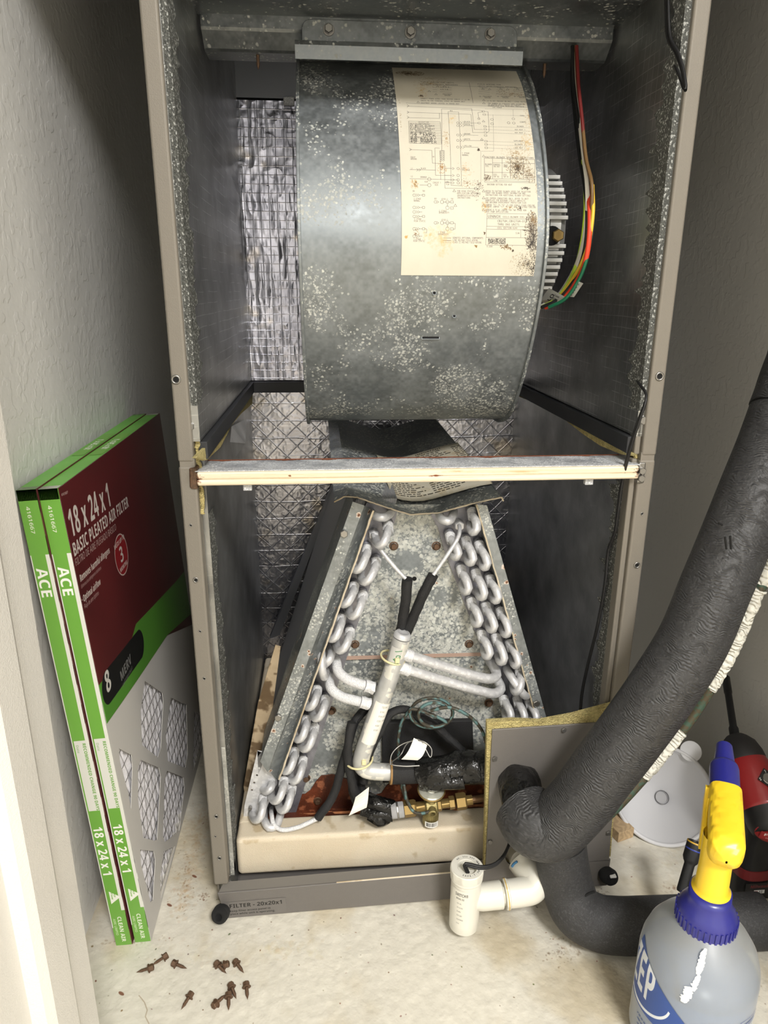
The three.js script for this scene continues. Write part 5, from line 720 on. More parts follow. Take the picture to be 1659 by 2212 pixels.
// ---------------------------------------------------------------- condensate float switch and PVC fittings
{
  const t = thing('float_switch', 'white condensate float switch tee with lettered round cap', 'float switch', at(1008, 1985, 'z', 0.06));
  const ct = at(1009, 1872, 'z', 0.06), cb = at(1009, 1975, 'z', 0.06); cb.x = ct.x - 0.001; cb.y = 0.014; const up = ct.clone().sub(cb), L = up.length();
  add(t, 'switch_body', lathe([[0, 0], [0.0165, 0], [0.0192, 0.003], [0.0196, 0.02], [0.0196, L - 0.018], [0.0208, L - 0.0165], [0.0212, L - 0.013], [0.0195, L - 0.012], [0.0178, L - 0.006], [0.0178, L - 0.01], [0.0, L - 0.01]], cb, ct, 48), mPVC);
  const cap = add(t, 'switch_cap', toCreasedNormals(lathe([[0.0185, L - 0.014], [0.0212, L - 0.012], [0.0218, L - 0.006], [0.0215, L - 0.001], [0.0205, L], [0.0128, L], [0.012, L - 0.001], [0.0115, L - 0.007], [0, L - 0.0075]], cb, ct, 48), 0.5), mPVC);
  const ringText = canvasTex(512, 512, (g) => { g.fillStyle = '#dedbd0'; g.fillRect(0, 0, 512, 512); g.fillStyle = '#2b2b2b'; g.font = 'bold 44px sans-serif'; g.textAlign = 'center'; const arc = (s, a0, st, rad) => { [...s].forEach((c, i) => { g.save(); g.translate(256, 256); g.rotate(a0 - i * st); g.translate(0, rad); g.fillText(c, 0, 12); g.restore(); }); }; arc('SAFE-T-SWITCH®', 0.5, 0.19, 204); g.font = 'bold 36px sans-serif'; const arcTop = (s, a0, st, rad) => { [...s].forEach((c, i) => { g.save(); g.translate(256, 256); g.rotate(a0 + i * st); g.translate(0, -rad); g.fillText(c, 0, 12); g.restore(); }); }; arcTop('NO. SS2 800-442', -0.7, 0.145, 206); });
  { const g = new THREE.RingGeometry(0.0132, 0.0203, 48); g.rotateX(-Math.PI / 2); g.applyQuaternion(new THREE.Quaternion().setFromUnitVectors(V(0, 1, 0), up.clone().normalize())); g.translate(ct.x, ct.y + 0.0004, ct.z); add(cap, 'cap_lettering', g, std({ map: ringText, roughness: 0.4 }), 'black lettering around the cap'); }
  { const g = new THREE.CylinderGeometry(0.0199, 0.0199, 0.062, 40, 1, true, -1.25, 1.35); g.translate((ct.x + cb.x) / 2, (ct.y + cb.y) / 2 - 0.004, (ct.z + cb.z) / 2); add(t, 'body_lettering', g, std({ map: canvasTex(360, 480, (k, w, h) => { k.fillStyle = '#e0ddd1'; k.fillRect(0, 0, w, h); k.fillStyle = '#2b2b2b'; k.font = 'bold 52px sans-serif'; k.fillText('SWITCH®', 90, 70); k.font = 'bold 28px sans-serif'; k.fillText('MODEL SS2', 110, 112); k.font = '22px sans-serif'; ['PAT. NO.', '24 V AC/DC', '5A MAX', 'TEST UNIT', 'CALIFORNIA', 'U.S.A.'].forEach((s, i) => k.fillText(s, 130, 170 + i * 50)); }), roughness: 0.4, side: THREE.DoubleSide }), 'black printed lettering'); }
  const m = at(1030, 1938, 'z', 0.06), e = at(1084, 1932, 'z', 0.06); add(t, 'tee_branch', lathe([[0.013, -0.01], [0.0162, 0], [0.0172, 0.006], [0.0175, m.distanceTo(e) - 0.001], [0.0165, m.distanceTo(e)], [0.0135, m.distanceTo(e)], [0.0135, 0.012]], m, e, 36), mPVC);
  const w = at(1010, 1868, 'z', 0.062); for (const s of [0, 1]) add(t, 'switch_wire', tube([V(w.x + 0.002 * s, w.y - 0.014, w.z), at(1003 + s * 3, 1866 + s * 2, 'z', 0.064), at(1012, 1866 + s * 4, 'z', 0.064), at(1040, 1872 + s * 4, 'z', 0.066), at(1068, 1866 + s * 4, 'z', 0.06), at(1086, 1850 + s * 3, 'z', 0.05), at(1098, 1828, 'z', 0.03), at(1103, 1812, 'z', 0.018)], 0.0019, { radial: 8 }), mBlack);
}
{
  const c = (x, y, z) => at(x, y, 'z', z), t = thing('pvc_elbow', 'white PVC elbow pipe joining the float switch to the drain pan', 'pvc pipe', c(1150, 1925, 0.06));
  add(t, 'elbow', tube([c(1092, 1931, 0.06), c(1125, 1927, 0.06), c(1150, 1920, 0.058), c(1158, 1905, 0.052), c(1150, 1890, 0.042), c(1134, 1874, 0.03), c(1122, 1858, 0.02)], 0.0178, { n: 50, radial: 30 }), mPVC);
  add(t, 'elbow_rim', cyl(c(1089, 1931.4, 0.06), c(1098, 1930.3, 0.06), 0.0192, 32, 0.001, 0.0135), mPVC);
  add(t, 'yellow_cement', cyl(c(1092.5, 1931, 0.06), c(1094.5, 1930.7, 0.06), 0.0194, 32), std({ color: rgb(206, 172, 84), roughness: 0.4 }), 'ring of yellow cement');
  add(t, 'pipe_nipple', cyl(c(1080, 1932.5, 0.06), c(1092, 1931, 0.06), 0.0135, 28), mPVC);
  add(t, 'wall_pipe', cyl(c(1126, 1862, 0.022), c(1112, 1842, -0.02), 0.0142, 28), mPVC);
  const a = c(1122, 1858, 0.0215), b = c(1119.5, 1854.5, 0.0165); void b; add(t, 'primer_stain', tube([c(1106, 1872, 0.036), c(1110, 1866, 0.036), c(1117, 1861, 0.037)], 0.0016, { radial: 8 }), std({ color: rgb(70, 130, 180), roughness: 0.5 }), 'streak of blue primer');
}

// ---------------------------------------------------------------- wiring
{
  const t = thing('blower_wire_harness', 'bundle of coloured blower motor wires hanging right of the housing', 'wires', at(1260, 500, 'x', 0.2));
  const main = [[1240, 100, 0.2], [1243, 180, 0.2], [1252, 260, 0.2], [1262, 345, 0.2], [1274, 400, 0.2], [1276, 460, 0.2], [1270, 520, 0.2], [1258, 565, 0.199], [1238, 606, 0.196], [1208, 645, 0.186], [1172, 664, 0.17]];
  const wire = (name, col, dx, tw, ph, end = main.length, from = 0, r = 0.0022) => add(t, name, tube(main.slice(from, end).map(([x, y, X], i) => at(x + dx * Math.sin((i + from) * 0.62 + ph) + (i + from > 3 ? tw : tw * 0.4), y, 'x', X + 0.0035 * Math.cos((i + from) * 0.7 + ph * 2))), r, { radial: 8, n: 90 }), std({ color: col, roughness: 0.45 }));
  wire('white_wire', rgb(226, 222, 210), 3, -7, 0.2, main.length, 0, 0.0028); wire('red_wire', rgb(226, 70, 44), 7, 2, 2.6, main.length, 4, 0.003); wire('dark_red_wire', rgb(104, 30, 28), 4, 6, 1.0, 6); wire('black_wire', rgb(26, 26, 26), 6, -8, 3.2); wire('black_wire', rgb(30, 30, 30), 5, 2, 4.4); wire('green_yellow_wire', rgb(176, 206, 60), 5, -8, 1.2, main.length, 3); wire('yellow_wire', rgb(230, 190, 60), 5, 1, 5.4, main.length, 4); wire('green_wire', rgb(20, 96, 66), 6, 8, 1.9, main.length, 3); wire('brown_wire', rgb(110, 84, 50), 4, 4, 0.5, 6); wire('orange_wire', rgb(226, 128, 50), 4, 0, 3.9, main.length, 7);
  const tag = (cs, txt) => { const c = cs.map(([x, y, X]) => at(x, y, 'x', X)), g = quad([c[3], c[2], c[1], c[0]]); add(t, 'wire_tag', g, std({ map: canvasTex(200, 110, (k, w, h) => { k.fillStyle = '#dad8d0'; k.fillRect(0, 0, w, h); k.fillStyle = '#333'; txt(k, w, h); }), roughness: 0.55, side: THREE.DoubleSide }), 'grey paper wire tag'); };
  tag([[1186, 622, 0.176], [1222, 642, 0.184], [1196, 664, 0.182], [1166, 650, 0.172]], (k) => { k.save(); k.font = 'bold 50px sans-serif'; k.translate(60, 20); k.rotate(Math.PI / 2); k.fillText('O1', 0, 0); k.restore(); k.font = 'bold 18px sans-serif'; ['SL4408', 'B3 PLUG', 'P48', 'REV 07'].forEach((s, i) => k.fillText(s, 90, 30 + i * 22)); });
  tag([[1246, 606, 0.192], [1260, 612, 0.194], [1240, 642, 0.192], [1224, 640, 0.188]], (k) => { k.font = 'bold 16px sans-serif'; for (let i = 0; i < 5; i++) k.fillText('P48 P48 P48', 30, 24 + i * 20); });
}
{
  const x = 0.2455, q = (a, b, X = x) => at(a, b, 'x', X);
  solo('control_cable', 'thin black twin cable running down the right foil liner behind the rail', 'cable', mergeGeometries([0, 1].map((k) => tube([q(1437 + k * 5, -60), q(1439 + k * 5, 20), q(1442 + k * 6, 80), q(1460 + k * 5, 115), q(1474 + k * 3, 155), q(1480 + k * 2, 195), V(0.2535, 1.05, -0.034), V(0.2545, 0.98, -0.036), V(0.2545, 0.8, -0.036), V(0.252, 0.73, -0.03), q(1396, 858, 0.244), q(1380 + k * 3, 905, 0.239), q(1362 + k * 3, 960, 0.236), q(1343 + k * 2, 1040, 0.238), q(1333 + k * 2, 1110, 0.241), q(1327 + k * 2, 1150, 0.243), q(1313 + k * 2, 1190, 0.244), q(1306 + k * 2, 1260, 0.244), q(1290 + k * 2, 1350, 0.244), q(1268 + k * 2, 1440, 0.244), q(1256 + k * 2, 1500, 0.243), q(1252 + k * 2, 1545, 0.24)], 0.0016, { radial: 7, n: 160 }))), mBlack);
}

// ---------------------------------------------------------------- two boxed pleated air filters leaning on the left wall
{
  const FH = 0.622, FL = 0.475, FT = 0.0205, ZF = 0.04;
  const build = (bx, tx, zf, label, full) => {                       // bx, tx: right face x at the foot and at the top
    const up = V(tx - bx, FH, 0).normalize(), out = V(up.y, -up.x, 0), O = V(bx, 0.0006, zf);
    const P = (a, b, c = 0) => O.clone().addScaledVector(up, b).addScaledVector(out, c).add(V(0, 0, -a)); // a back from the front edge, b up, c out of the face
    const t = thing('pleated_air_filter', label, 'air filter', V(bx - 0.01, 0, zf - FL / 2), 'boxed air filters');
    const slabG = (a0, a1, b0, b1, c0, c1) => { const g = new THREE.BoxGeometry(1, 1, 1), p = g.attributes.position; for (let i = 0; i < p.count; i++) { const q = P(a0 + (a1 - a0) * (p.getX(i) + 0.5), b0 + (b1 - b0) * (p.getY(i) + 0.5), c0 + (c1 - c0) * (p.getZ(i) + 0.5)); p.setXYZ(i, q.x, q.y, q.z); } const h = g.toNonIndexed(); h.computeVertexNormals(); return triUV(h); };
    const board = std({ color: rgb(214, 210, 202), roughness: 0.75, side: THREE.DoubleSide }), green = std({ map: dataTex(128, (u, v) => { const k = fbm(u, v, 6, 3); return [0.38 + k * 0.07, 0.64 + k * 0.07, 0.24 + k * 0.06]; }, true, 0.2), roughness: 0.4 });
    // printed narrow front edge
    const ec = canvasTex(96, 2048, (g, w, h) => {
      g.fillStyle = '#6aa33c'; g.fillRect(0, 0, w, h); const y = (b) => h * (1 - b / FH);
      g.fillStyle = '#dcdbd2'; g.fillRect(0, 240, 5, h - 340); g.fillRect(w - 22, 240, 22, h - 430); g.fillStyle = '#d8d7cf'; g.fillRect(12, 1092 - 80, w - 30, 330);
      const vt = (s, yy, x, size, col, bold = true, sx = 1) => { g.save(); g.translate(x, yy); g.rotate(Math.PI / 2); g.scale(sx, 1); g.fillStyle = col; g.font = `${bold ? 'bold ' : ''}${size}px sans-serif`; g.fillText(s, 0, 0); g.restore(); }; void y;
      vt('4161667', 60, 30, 26, '#e8e6de', false); vt('ACE', 290, 14, 74, '#efeee8', true, 0.85); vt('RECOMMENDED CHANGE 90 DAYS.', 1024, 56, 24, '#5f9a36', true, 0.82); vt('Date', 1030, 20, 18, '#8aa878', false); vt('18 x 24 x 1', 1420, 14, 72, '#efeee8', true, 0.72); vt('CLEAN AIR', 1890, 40, 34, '#dfe6d2', true, 0.8); vt('AIRE LIMPIO', 1900, 14, 20, '#cfdcbc', false, 0.8);
      g.fillStyle = '#e8e8de'; g.beginPath(); g.moveTo(86, 1786); g.lineTo(24, 1752); g.lineTo(24, 1820); g.fill(); g.fillStyle = '#6aa33c'; g.font = 'bold 16px sans-serif'; g.save(); g.translate(48, 1764); g.rotate(Math.PI / 2); g.fillText('Air', 0, 0); g.fillText('Flow', -4, 16); g.restore();
    });
    const edge = quad([P(0, 0, -FT), P(0, 0, 0), P(0, FH, 0), P(0, FH, -FT)]); add(t, 'printed_edge', edge, phys({ map: ec, roughness: 0.45, clearcoat: 0.6, clearcoatRoughness: 0.15 }), 'green printed edge with white lettering');
    add(t, 'front_frame', slabG(0.0004, 0.012, 0, FH, -FT, -0.0006), board); add(t, 'back_frame', slabG(FL - 0.012, FL, 0, FH, -FT, -0.0006), board); add(t, 'bottom_frame', slabG(0.012, FL - 0.012, 0, 0.012, -FT, -0.0006), board);
    add(t, 'top_frame', slabG(0.0, FL, FH - 0.012, FH, -FT, -0.0004), green, 'green printed top edge');
    { const g = quad([P(0.16, FH + 0.0004, -FT + 0.003), P(0.3, FH + 0.0004, -FT + 0.003), P(0.3, FH + 0.0004, -0.002), P(0.16, FH + 0.0004, -0.002)]); add(t, 'top_lettering', g, std({ map: canvasTex(512, 64, (k, w, h) => { k.fillStyle = '#6aa33c'; k.fillRect(0, 0, w, h); k.fillStyle = '#e6e8dc'; k.font = 'bold 50px sans-serif'; k.fillText('18 x 24 x 1', 120, 50); }), roughness: 0.4, side: THREE.DoubleSide }), 'white lettering'); }
    // pleated media
    { const n = 44, pos = [], m = 0.006, idx = (i) => [m + (FL - 2 * m) * i / n, i % 2 ? -0.0025 : -0.012]; for (let i = 0; i < n; i++) { const [a0, c0] = idx(i), [a1, c1] = idx(i + 1); for (const [a, b, c] of [[a0, m, c0], [a1, m, c1], [a1, FH - m, c1], [a0, m, c0], [a1, FH - m, c1], [a0, FH - m, c0]]) pos.push(...P(a, b, c).toArray()); } const g = new THREE.BufferGeometry(); g.setAttribute('position', new THREE.Float32BufferAttribute(pos, 3)); g.computeVertexNormals(); add(t, 'pleated_media', triUV(g), std({ map: dataTex(256, (u, v) => { const k = fbm(u, v, 16, 4); return [0.72 + k * 0.16, 0.71 + k * 0.16, 0.72 + k * 0.16]; }, true, 0.08), roughness: 0.95, side: THREE.DoubleSide }), 'pleated grey-white media'); }
    add(t, 'back_card', slabG(0.012, FL - 0.012, 0.012, FH - 0.012, -FT, -FT + 0.0015), board);
    const hit = (px, py) => { const d = ray(px, py), c = camera.position, k = O.clone().sub(c).dot(out) / d.dot(out), q = c.clone().addScaledVector(d, k).sub(O); return [-q.z, q.dot(up)]; };
    if (full) {
      const sheet = (poly, holes, c0, th, uvf) => { const s = new THREE.Shape(poly.map((q) => new THREE.Vector2(...q))); for (const h of holes) s.holes.push(new THREE.Path(h.map((q) => new THREE.Vector2(...q)))); const g = new THREE.ExtrudeGeometry(s, { depth: th, bevelEnabled: false }), p = g.attributes.position, uv = g.attributes.uv; for (let i = 0; i < p.count; i++) { const a = p.getX(i), b = p.getY(i), q = P(a, b, c0 + p.getZ(i)); p.setXYZ(i, q.x, q.y, q.z); uvf ? uv.setXY(i, a / FL, b / FH) : uv.setXY(i, a, b); } g.computeVertexNormals(); return g; };
      // die-cut cardboard grid
      const cr = (l) => l.map(([x, y]) => hit(60 + x * 0.2773, 1450 + y * 0.2773)).map(([a, b]) => [clamp(a, 0.006, FL - 0.006), clamp(b, 0.006, FH - 0.006)]);
      const holes = [[[880, 690], [1020, 750], [1036, 820], [1008, 1312], [985, 1320], [900, 1298], [858, 1000], [858, 745]], [[1085, 775], [1212, 825], [1222, 900], [1198, 1345], [1068, 1332], [1052, 1280], [1066, 850]], [[1290, 850], [1366, 880], [1300, 1080], [1244, 1220], [1246, 1000]], [[876, 1390], [980, 1400], [994, 1470], [975, 1780], [955, 1800], [880, 1500]], [[1056, 1405], [1158, 1424], [1115, 1540], [1034, 1780], [1032, 1600]], [[912, 75], [1046, 168], [1056, 230], [1036, 600], [1012, 672], [890, 575], [878, 300]], [[1115, 205], [1236, 262], [1245, 650], [1226, 752], [1092, 700], [1074, 500]], [[708, 600], [806, 652], [816, 740], [804, 1080], [782, 950], [716, 700]], [[1295, 310], [1384, 345], [1388, 810], [1288, 775]]].map(cr);
      add(t, 'die_cut_board', sheet([[0, 0], [FL, 0], [FL, 0.36], [0, 0.36]], holes, -0.0006, 0.0008), std({ color: rgb(196, 193, 188), roughness: 0.8, side: THREE.DoubleSide }), 'grey-white die-cut cardboard grid');
      // wire mesh over the media
      { const gs = []; for (let i = 0; i < 16; i++) { const b = 0.012 + i * 0.022; gs.push(tube([P(0.01, b, -0.0012), P(FL * 0.5, b + 0.003 * Math.sin(i), -0.0012), P(FL - 0.01, b, -0.0012)], 0.0004, { n: 8, radial: 4 })); } for (let i = 0; i < 26; i++) { const a = 0.01 + i * 0.018; for (const s of [-1, 1]) { const e = clamp(a + s * 0.12, 0.008, FL - 0.008); gs.push(tube([P(a, 0.01, -0.0012), P((a + e) / 2, 0.01 + 0.17 * Math.abs(e - a) / 0.12, -0.0012), P(e, 0.01 + 0.34 * Math.abs(e - a) / 0.12, -0.0012)], 0.0003, { n: 4, radial: 4 })); } } add(t, 'wire_mesh', mergeGeometries(gs), mScrew, 'fine wire support mesh'); }
      // printed card: red with a green swoosh
      const fc = canvasTex(1024, Math.round(1024 * FH / FL), (g, w, h) => {
        const C = (px, py) => { const [a, b] = hit(px, py); return [a / FL * w, h * (1 - b / FH)]; };
        g.fillStyle = '#5a1f22'; g.fillRect(0, 0, w, h); const im = g.getImageData(0, 0, w, h); for (let y = 0; y < h; y += 1) for (let x = 0; x < w; x++) { const i = (y * w + x) * 4, k = (fbm(x / w, y / h, 5, 3) - 0.5) * 16; im.data[i] += k * 1.6; im.data[i + 1] += k * 0.5; im.data[i + 2] += k * 0.5; } g.putImageData(im, 0, 0);
        const poly = (pts, col) => { g.fillStyle = col; g.beginPath(); pts.forEach(([x, y], i) => { const q = C(x, y); i ? g.lineTo(...q) : g.moveTo(...q); }); g.fill(); };
        poly([[200, 1482], [212, 1480], [250, 1430], [280, 1392], [292, 1348], [330, 1308], [380, 1255], [440, 1180], [480, 1130], [620, 960], [620, 1200], [560, 1230], [430, 1310], [360, 1372], [300, 1462], [260, 1520], [225, 1570], [200, 1580]], '#5b9a38');
        { const a = C(236, 1520), b = C(296, 1362), hw = 44; g.strokeStyle = '#17181a'; g.lineCap = 'round'; g.lineWidth = hw * 2; g.beginPath(); g.moveTo(a[0] + 8, a[1] - 44); g.lineTo(b[0] - 6, b[1] + 44); g.stroke(); }
        const span = (s, p, q, sy = 1, bold = true, col = '#d9d3cb') => { const a = C(...p), b = C(...q), L = Math.hypot(b[0] - a[0], b[1] - a[1]); g.font = `${bold ? 'bold ' : ''}80px sans-serif`; const k = L / g.measureText(s).width; g.save(); g.translate(...a); g.rotate(Math.atan2(b[1] - a[1], b[0] - a[0])); g.scale(k, k * sy); g.fillStyle = col; g.fillText(s, 0, 0); g.restore(); };
        span('4161667', [131, 1072], [145, 1066], 0.8, false); span('18 x 24 x 1', [152, 1163], [240, 1091], 1.4); span('BASIC PLEATED AIR FILTER', [158, 1204], [277, 1094], 1.2); span('FILTRO DE AIRE PLEGADO BÁSICO', [162, 1224], [250, 1144], 1.15, false, '#b7a49f'); span('Removes harmful allergens', [172, 1258], [236, 1194], 1.35); span('Elimina los alérgenos dañinos', [174, 1272], [217, 1229], 1.1, false, '#b7a49f'); span('· Optimal airflow', [176, 1304], [216, 1262], 1.35); span('Flujo de aire óptimo', [181, 1316], [212, 1284], 1.3, false, '#b7a49f');
        { const c = C(261, 1198); g.fillStyle = '#8e1f26'; g.strokeStyle = '#cdbcb4'; g.lineWidth = 4; g.beginPath(); g.arc(c[0], c[1], 58, 0, 7); g.fill(); g.stroke(); g.fillStyle = '#d9d3cb'; g.font = 'bold 60px sans-serif'; g.textAlign = 'center'; g.fillText('3', c[0], c[1] + 20); g.font = 'bold 17px sans-serif'; g.fillText('LASTS UP TO', c[0], c[1] - 32); g.fillText('MONTHS', c[0], c[1] + 42); g.textAlign = 'left'; }
        { const c = C(232, 1508); g.fillStyle = '#dedbd4'; g.font = 'bold 78px sans-serif'; g.fillText('8', c[0] - 2, c[1] - 10); const m = C(262, 1470); g.font = 'bold 40px sans-serif'; g.fillStyle = '#8a8a88'; g.fillText('MERV', m[0] - 8, m[1]); g.font = '14px sans-serif'; g.fillText('CAPTURES DUST', m[0] - 4, m[1] + 20); }
        { const c = C(368, 1005); g.fillStyle = '#6e6462'; g.font = 'bold 74px sans-serif'; g.fillText('ACE', c[0] - 30, c[1] + 10); g.strokeStyle = '#574a40'; g.lineWidth = 3; for (const [dx, dy] of [[-30, 180], [60, 160], [-10, 300], [80, 290]]) { g.beginPath(); g.arc(c[0] + dx, c[1] + dy, 38, 0, 7); g.stroke(); } }
      });
      const low = [[198, 1585], [226, 1570], [260, 1520], [300, 1462], [360, 1372], [430, 1310], [500, 1240]].map(([x, y]) => hit(x, y)).map(([a, b]) => [clamp(a, 0, FL), b]); low[0] = [0, low[1][1]]; const li = low[low.length - 1];
      add(t, 'printed_card', sheet([...low, [FL, li[1]], [FL, FH], [0, FH]], [], 0.0004, 0.0006, true), phys({ map: fc, roughness: 0.4, clearcoat: 0.8, clearcoatRoughness: 0.12, side: THREE.DoubleSide }), 'dark red printed card with a green swoosh');
    } else add(t, 'side_card', slabG(0, FL, 0, FH, -0.0006, 0.0003), std({ color: rgb(86, 36, 38), roughness: 0.5 }), 'dark red printed card');
  };
  build(-0.354, -0.3925, ZF, '18 x 24 x 1 air filter with dark red card face and pleats showing below', true);
  build(-0.3775, -0.4135, ZF + 0.003, 'air filter sandwiched between the closet wall and the red-faced filter', false);
}

// ---------------------------------------------------------------- funnel and wood block
{
  const q0 = at(1432, 1716, 'z', -0.115), n = V(-0.34, 0.62, 0.62).normalize();
  const t = thing('funnel', 'translucent white plastic funnel leaning against the right wall', 'funnel', V(q0.x, 0, q0.z));
  const mF = phys({ color: rgb(222, 222, 224), roughness: 0.35, clearcoat: 0.3, clearcoatRoughness: 0.2, side: THREE.DoubleSide });
  const R = 0.0715, tip = q0.clone().sub(n);
  add(t, 'cone', lathe([[R + 0.002, -0.002], [R + 0.0045, 0.000], [R + 0.0035, 0.003], [R, 0.002], [R - 0.002, -0.008], [0.03, -0.045], [0.016, -0.058], [0.011, -0.064]].map(([r, y]) => [r, -y]), q0, tip, 56), mF, 'shallow white cone');
  add(t, 'spout', lathe([[0.0115, 0.062], [0.0085, 0.10], [0.0072, 0.10], [0.0095, 0.062]], q0, tip, 28), mF);
  add(t, 'spout_opening', lathe([[0.0105, 0.0655], [0, 0.0655]], q0, tip, 24), std({ color: rgb(186, 186, 188), roughness: 0.6, side: THREE.DoubleSide }));
  add(t, 'rim', new THREE.TorusGeometry(R + 0.002, 0.0032, 10, 60).applyQuaternion(new THREE.Quaternion().setFromUnitVectors(V(0, 0, 1), n)).translate(q0.x, q0.y, q0.z), mF);
  { const u = at(1486, 1632, 'z', -0.13).sub(q0); u.addScaledVector(n, -u.dot(n)).normalize(); const c = q0.clone().addScaledVector(u, R + 0.011); const s = new THREE.Shape(); s.absarc(0, 0, 0.0155, 0, 6.283); const h = new THREE.Path(); h.absarc(0.006, 0.006, 0.0024, 0, 6.283, true); s.holes.push(h); const g = new THREE.ExtrudeGeometry(s, { depth: 0.003, bevelEnabled: true, bevelSize: 0.0008, bevelThickness: 0.0008, bevelSegments: 2, curveSegments: 20 }); const w = u.clone().cross(n).negate(); g.applyMatrix4(new THREE.Matrix4().makeBasis(w.clone().negate(), u, n)); const dlt = c.clone().addScaledVector(n, -0.002); g.translate(dlt.x, dlt.y, dlt.z); add(t, 'hanging_tab', g, mF); }
}
{
  const a = at(1334, 1817, 'y', 0), b = at(1375, 1815, 'y', 0);
  const mWoodB = std({ map: dataTex(256, (u, v) => { const k = fbm(u, v * 1, 4, 2), r = Math.sin((u * 20 + fbm(u, v, 6, 3) * 6) * 3); return [0.74 + r * 0.04 + k * 0.06, 0.64 + r * 0.04 + k * 0.05, 0.5 + r * 0.03 + k * 0.04]; }, true, 0.1), roughness: 0.8 });
  const g = new RoundedBoxGeometry(b.x - a.x, 0.018, 0.16, 2, 0.001); g.rotateY(0.32); g.translate((a.x + b.x) / 2 - 0.027, 0.0092, a.z - 0.077); solo('wood_block', 'small pale wood offcut on the floor beside the funnel', 'wood block', triUV(g), mWoodB);
}

// ---------------------------------------------------------------- cordless drill standing on its battery
{
  const t = thing('cordless_drill', 'red and black cordless drill with long black bit by the right wall', 'drill', V(0.482, 0, 0.0));
  const mRed = phys({ color: rgb(150, 34, 36), roughness: 0.42, clearcoat: 0.2 }), mDk = std({ color: rgb(38, 36, 36), roughness: 0.6 }), mDk2 = std({ color: rgb(26, 26, 27), roughness: 0.5 });
  const A = V(0.479, 0.128, 0.052), B = V(0.476, 0.203, -0.062), ax = B.clone().sub(A).normalize(), Pt = (d) => A.clone().addScaledVector(ax, d);
  add(t, 'motor_housing', lathe([[0.0, 0], [0.02, 0.0], [0.027, 0.004], [0.0295, 0.014], [0.0295, 0.03], [0.0302, 0.034]], A, B, 36), mDk2);
  add(t, 'gear_housing', lathe([[0.0302, 0.032], [0.0318, 0.036], [0.0318, 0.075], [0.0300, 0.092], [0.0285, 0.098]], A, B, 36), mRed, 'scratched red body');
  add(t, 'clutch_collar', lathe([[0.0287, 0.096], [0.0292, 0.099], [0.0285, 0.108], [0.0245, 0.122], [0.017, 0.131], [0.012, 0.135], [0, 0.136]], A, B, 36), mDk, 'black nose collar');
  { const e = Pt(0.133), f = V(0.517, 0.235, -0.165); add(t, 'bit_extension', lathe([[0.005, 0], [0.0068, 0.004], [0.0068, 0.016], [0.0052, 0.02], [0.0052, e.distanceTo(f) * 0.72], [0.006, e.distanceTo(f) * 0.73], [0.006, e.distanceTo(f)], [0, e.distanceTo(f)]], e, f, 14), mDk2, 'long black bit'); }
  { // round end badge facing the room
    const n = ax.clone().negate().add(V(-0.35, 0.35, 0)).normalize(), c = A.clone().add(V(-0.004, 0.006, 0)).addScaledVector(n, 0.004); const g = new THREE.SphereGeometry(0.0245, 32, 16, 0, 6.283, 0, 1.2); g.scale(1, 0.28, 0.78); g.applyMatrix4(new THREE.Matrix4().makeBasis(V(1, 0, 0).addScaledVector(n, -n.x).normalize(), n, V(1, 0, 0).addScaledVector(n, -n.x).normalize().cross(n))); g.translate(c.x, c.y, c.z); const bd = add(t, 'end_badge', g, mRed, 'oval red badge');
    const pg = new THREE.PlaneGeometry(0.034, 0.014), xx = V(1, 0, 0).addScaledVector(n, -n.x).normalize(); pg.applyMatrix4(new THREE.Matrix4().makeBasis(xx, n.clone().cross(xx), n)); pg.translate(c.x + n.x * 0.0074, c.y + n.y * 0.0074, c.z + n.z * 0.0074); add(bd, 'badge_lettering', pg, std({ map: canvasTex(256, 104, (k, w, h) => { k.fillStyle = '#962224'; k.fillRect(0, 0, w, h); k.fillStyle = '#e8dcd8'; k.font = 'bold 60px sans-serif'; k.save(); k.scale(1.25, 0.8); k.fillText('FUEL', 24, 72); k.restore(); k.font = '16px sans-serif'; k.fillText('B R U S H L E S S', 60, 92); }), roughness: 0.4 })); }
  { // mode dial on top
    const up = V(0, 1, 0).addScaledVector(ax, -ax.y).normalize(), c = Pt(0.062).addScaledVector(up, 0.0318).add(V(0.002, 0, 0)); const d = add(t, 'mode_dial', cyl(c.clone().addScaledVector(up, -0.003), c.clone().addScaledVector(up, 0.0022), 0.0075, 20, 0.0006), mScrew); const xx = V(1, 0, 0), g = new THREE.CircleGeometry(0.0145, 4); g.applyMatrix4(new THREE.Matrix4().makeBasis(xx, up.clone().cross(xx), up)); g.translate(c.x + up.x * 0.0012, c.y + up.y * 0.0012, c.z + up.z * 0.0012); add(d, 'dial_plate', g, std({ map: canvasTex(128, 128, (k) => { k.fillStyle = '#1b1b1c'; k.fillRect(0, 0, 128, 128); k.fillStyle = '#e0e0dc'; k.font = 'bold 24px sans-serif'; k.fillText('1', 58, 28); k.fillText('2', 104, 72); k.fillText('3', 58, 118); k.fillText('S', 10, 72); k.beginPath(); k.arc(64, 64, 28, 0, 7); k.lineWidth = 5; k.strokeStyle = '#e0e0dc'; k.stroke(); }), roughness: 0.5, side: THREE.DoubleSide })); }
  // handle, red band, battery
  const ring = (y, rx, rz, cx, cz) => [y, rx, rz, cx, cz]; const secs = [ring(0.138, 0.0235, 0.026, 0.479, 0.012), ring(0.115, 0.0245, 0.026, 0.48, 0.018), ring(0.09, 0.023, 0.0235, 0.481, 0.012), ring(0.065, 0.0235, 0.024, 0.482, 0.01), ring(0.047, 0.0255, 0.027, 0.482, 0.01)];
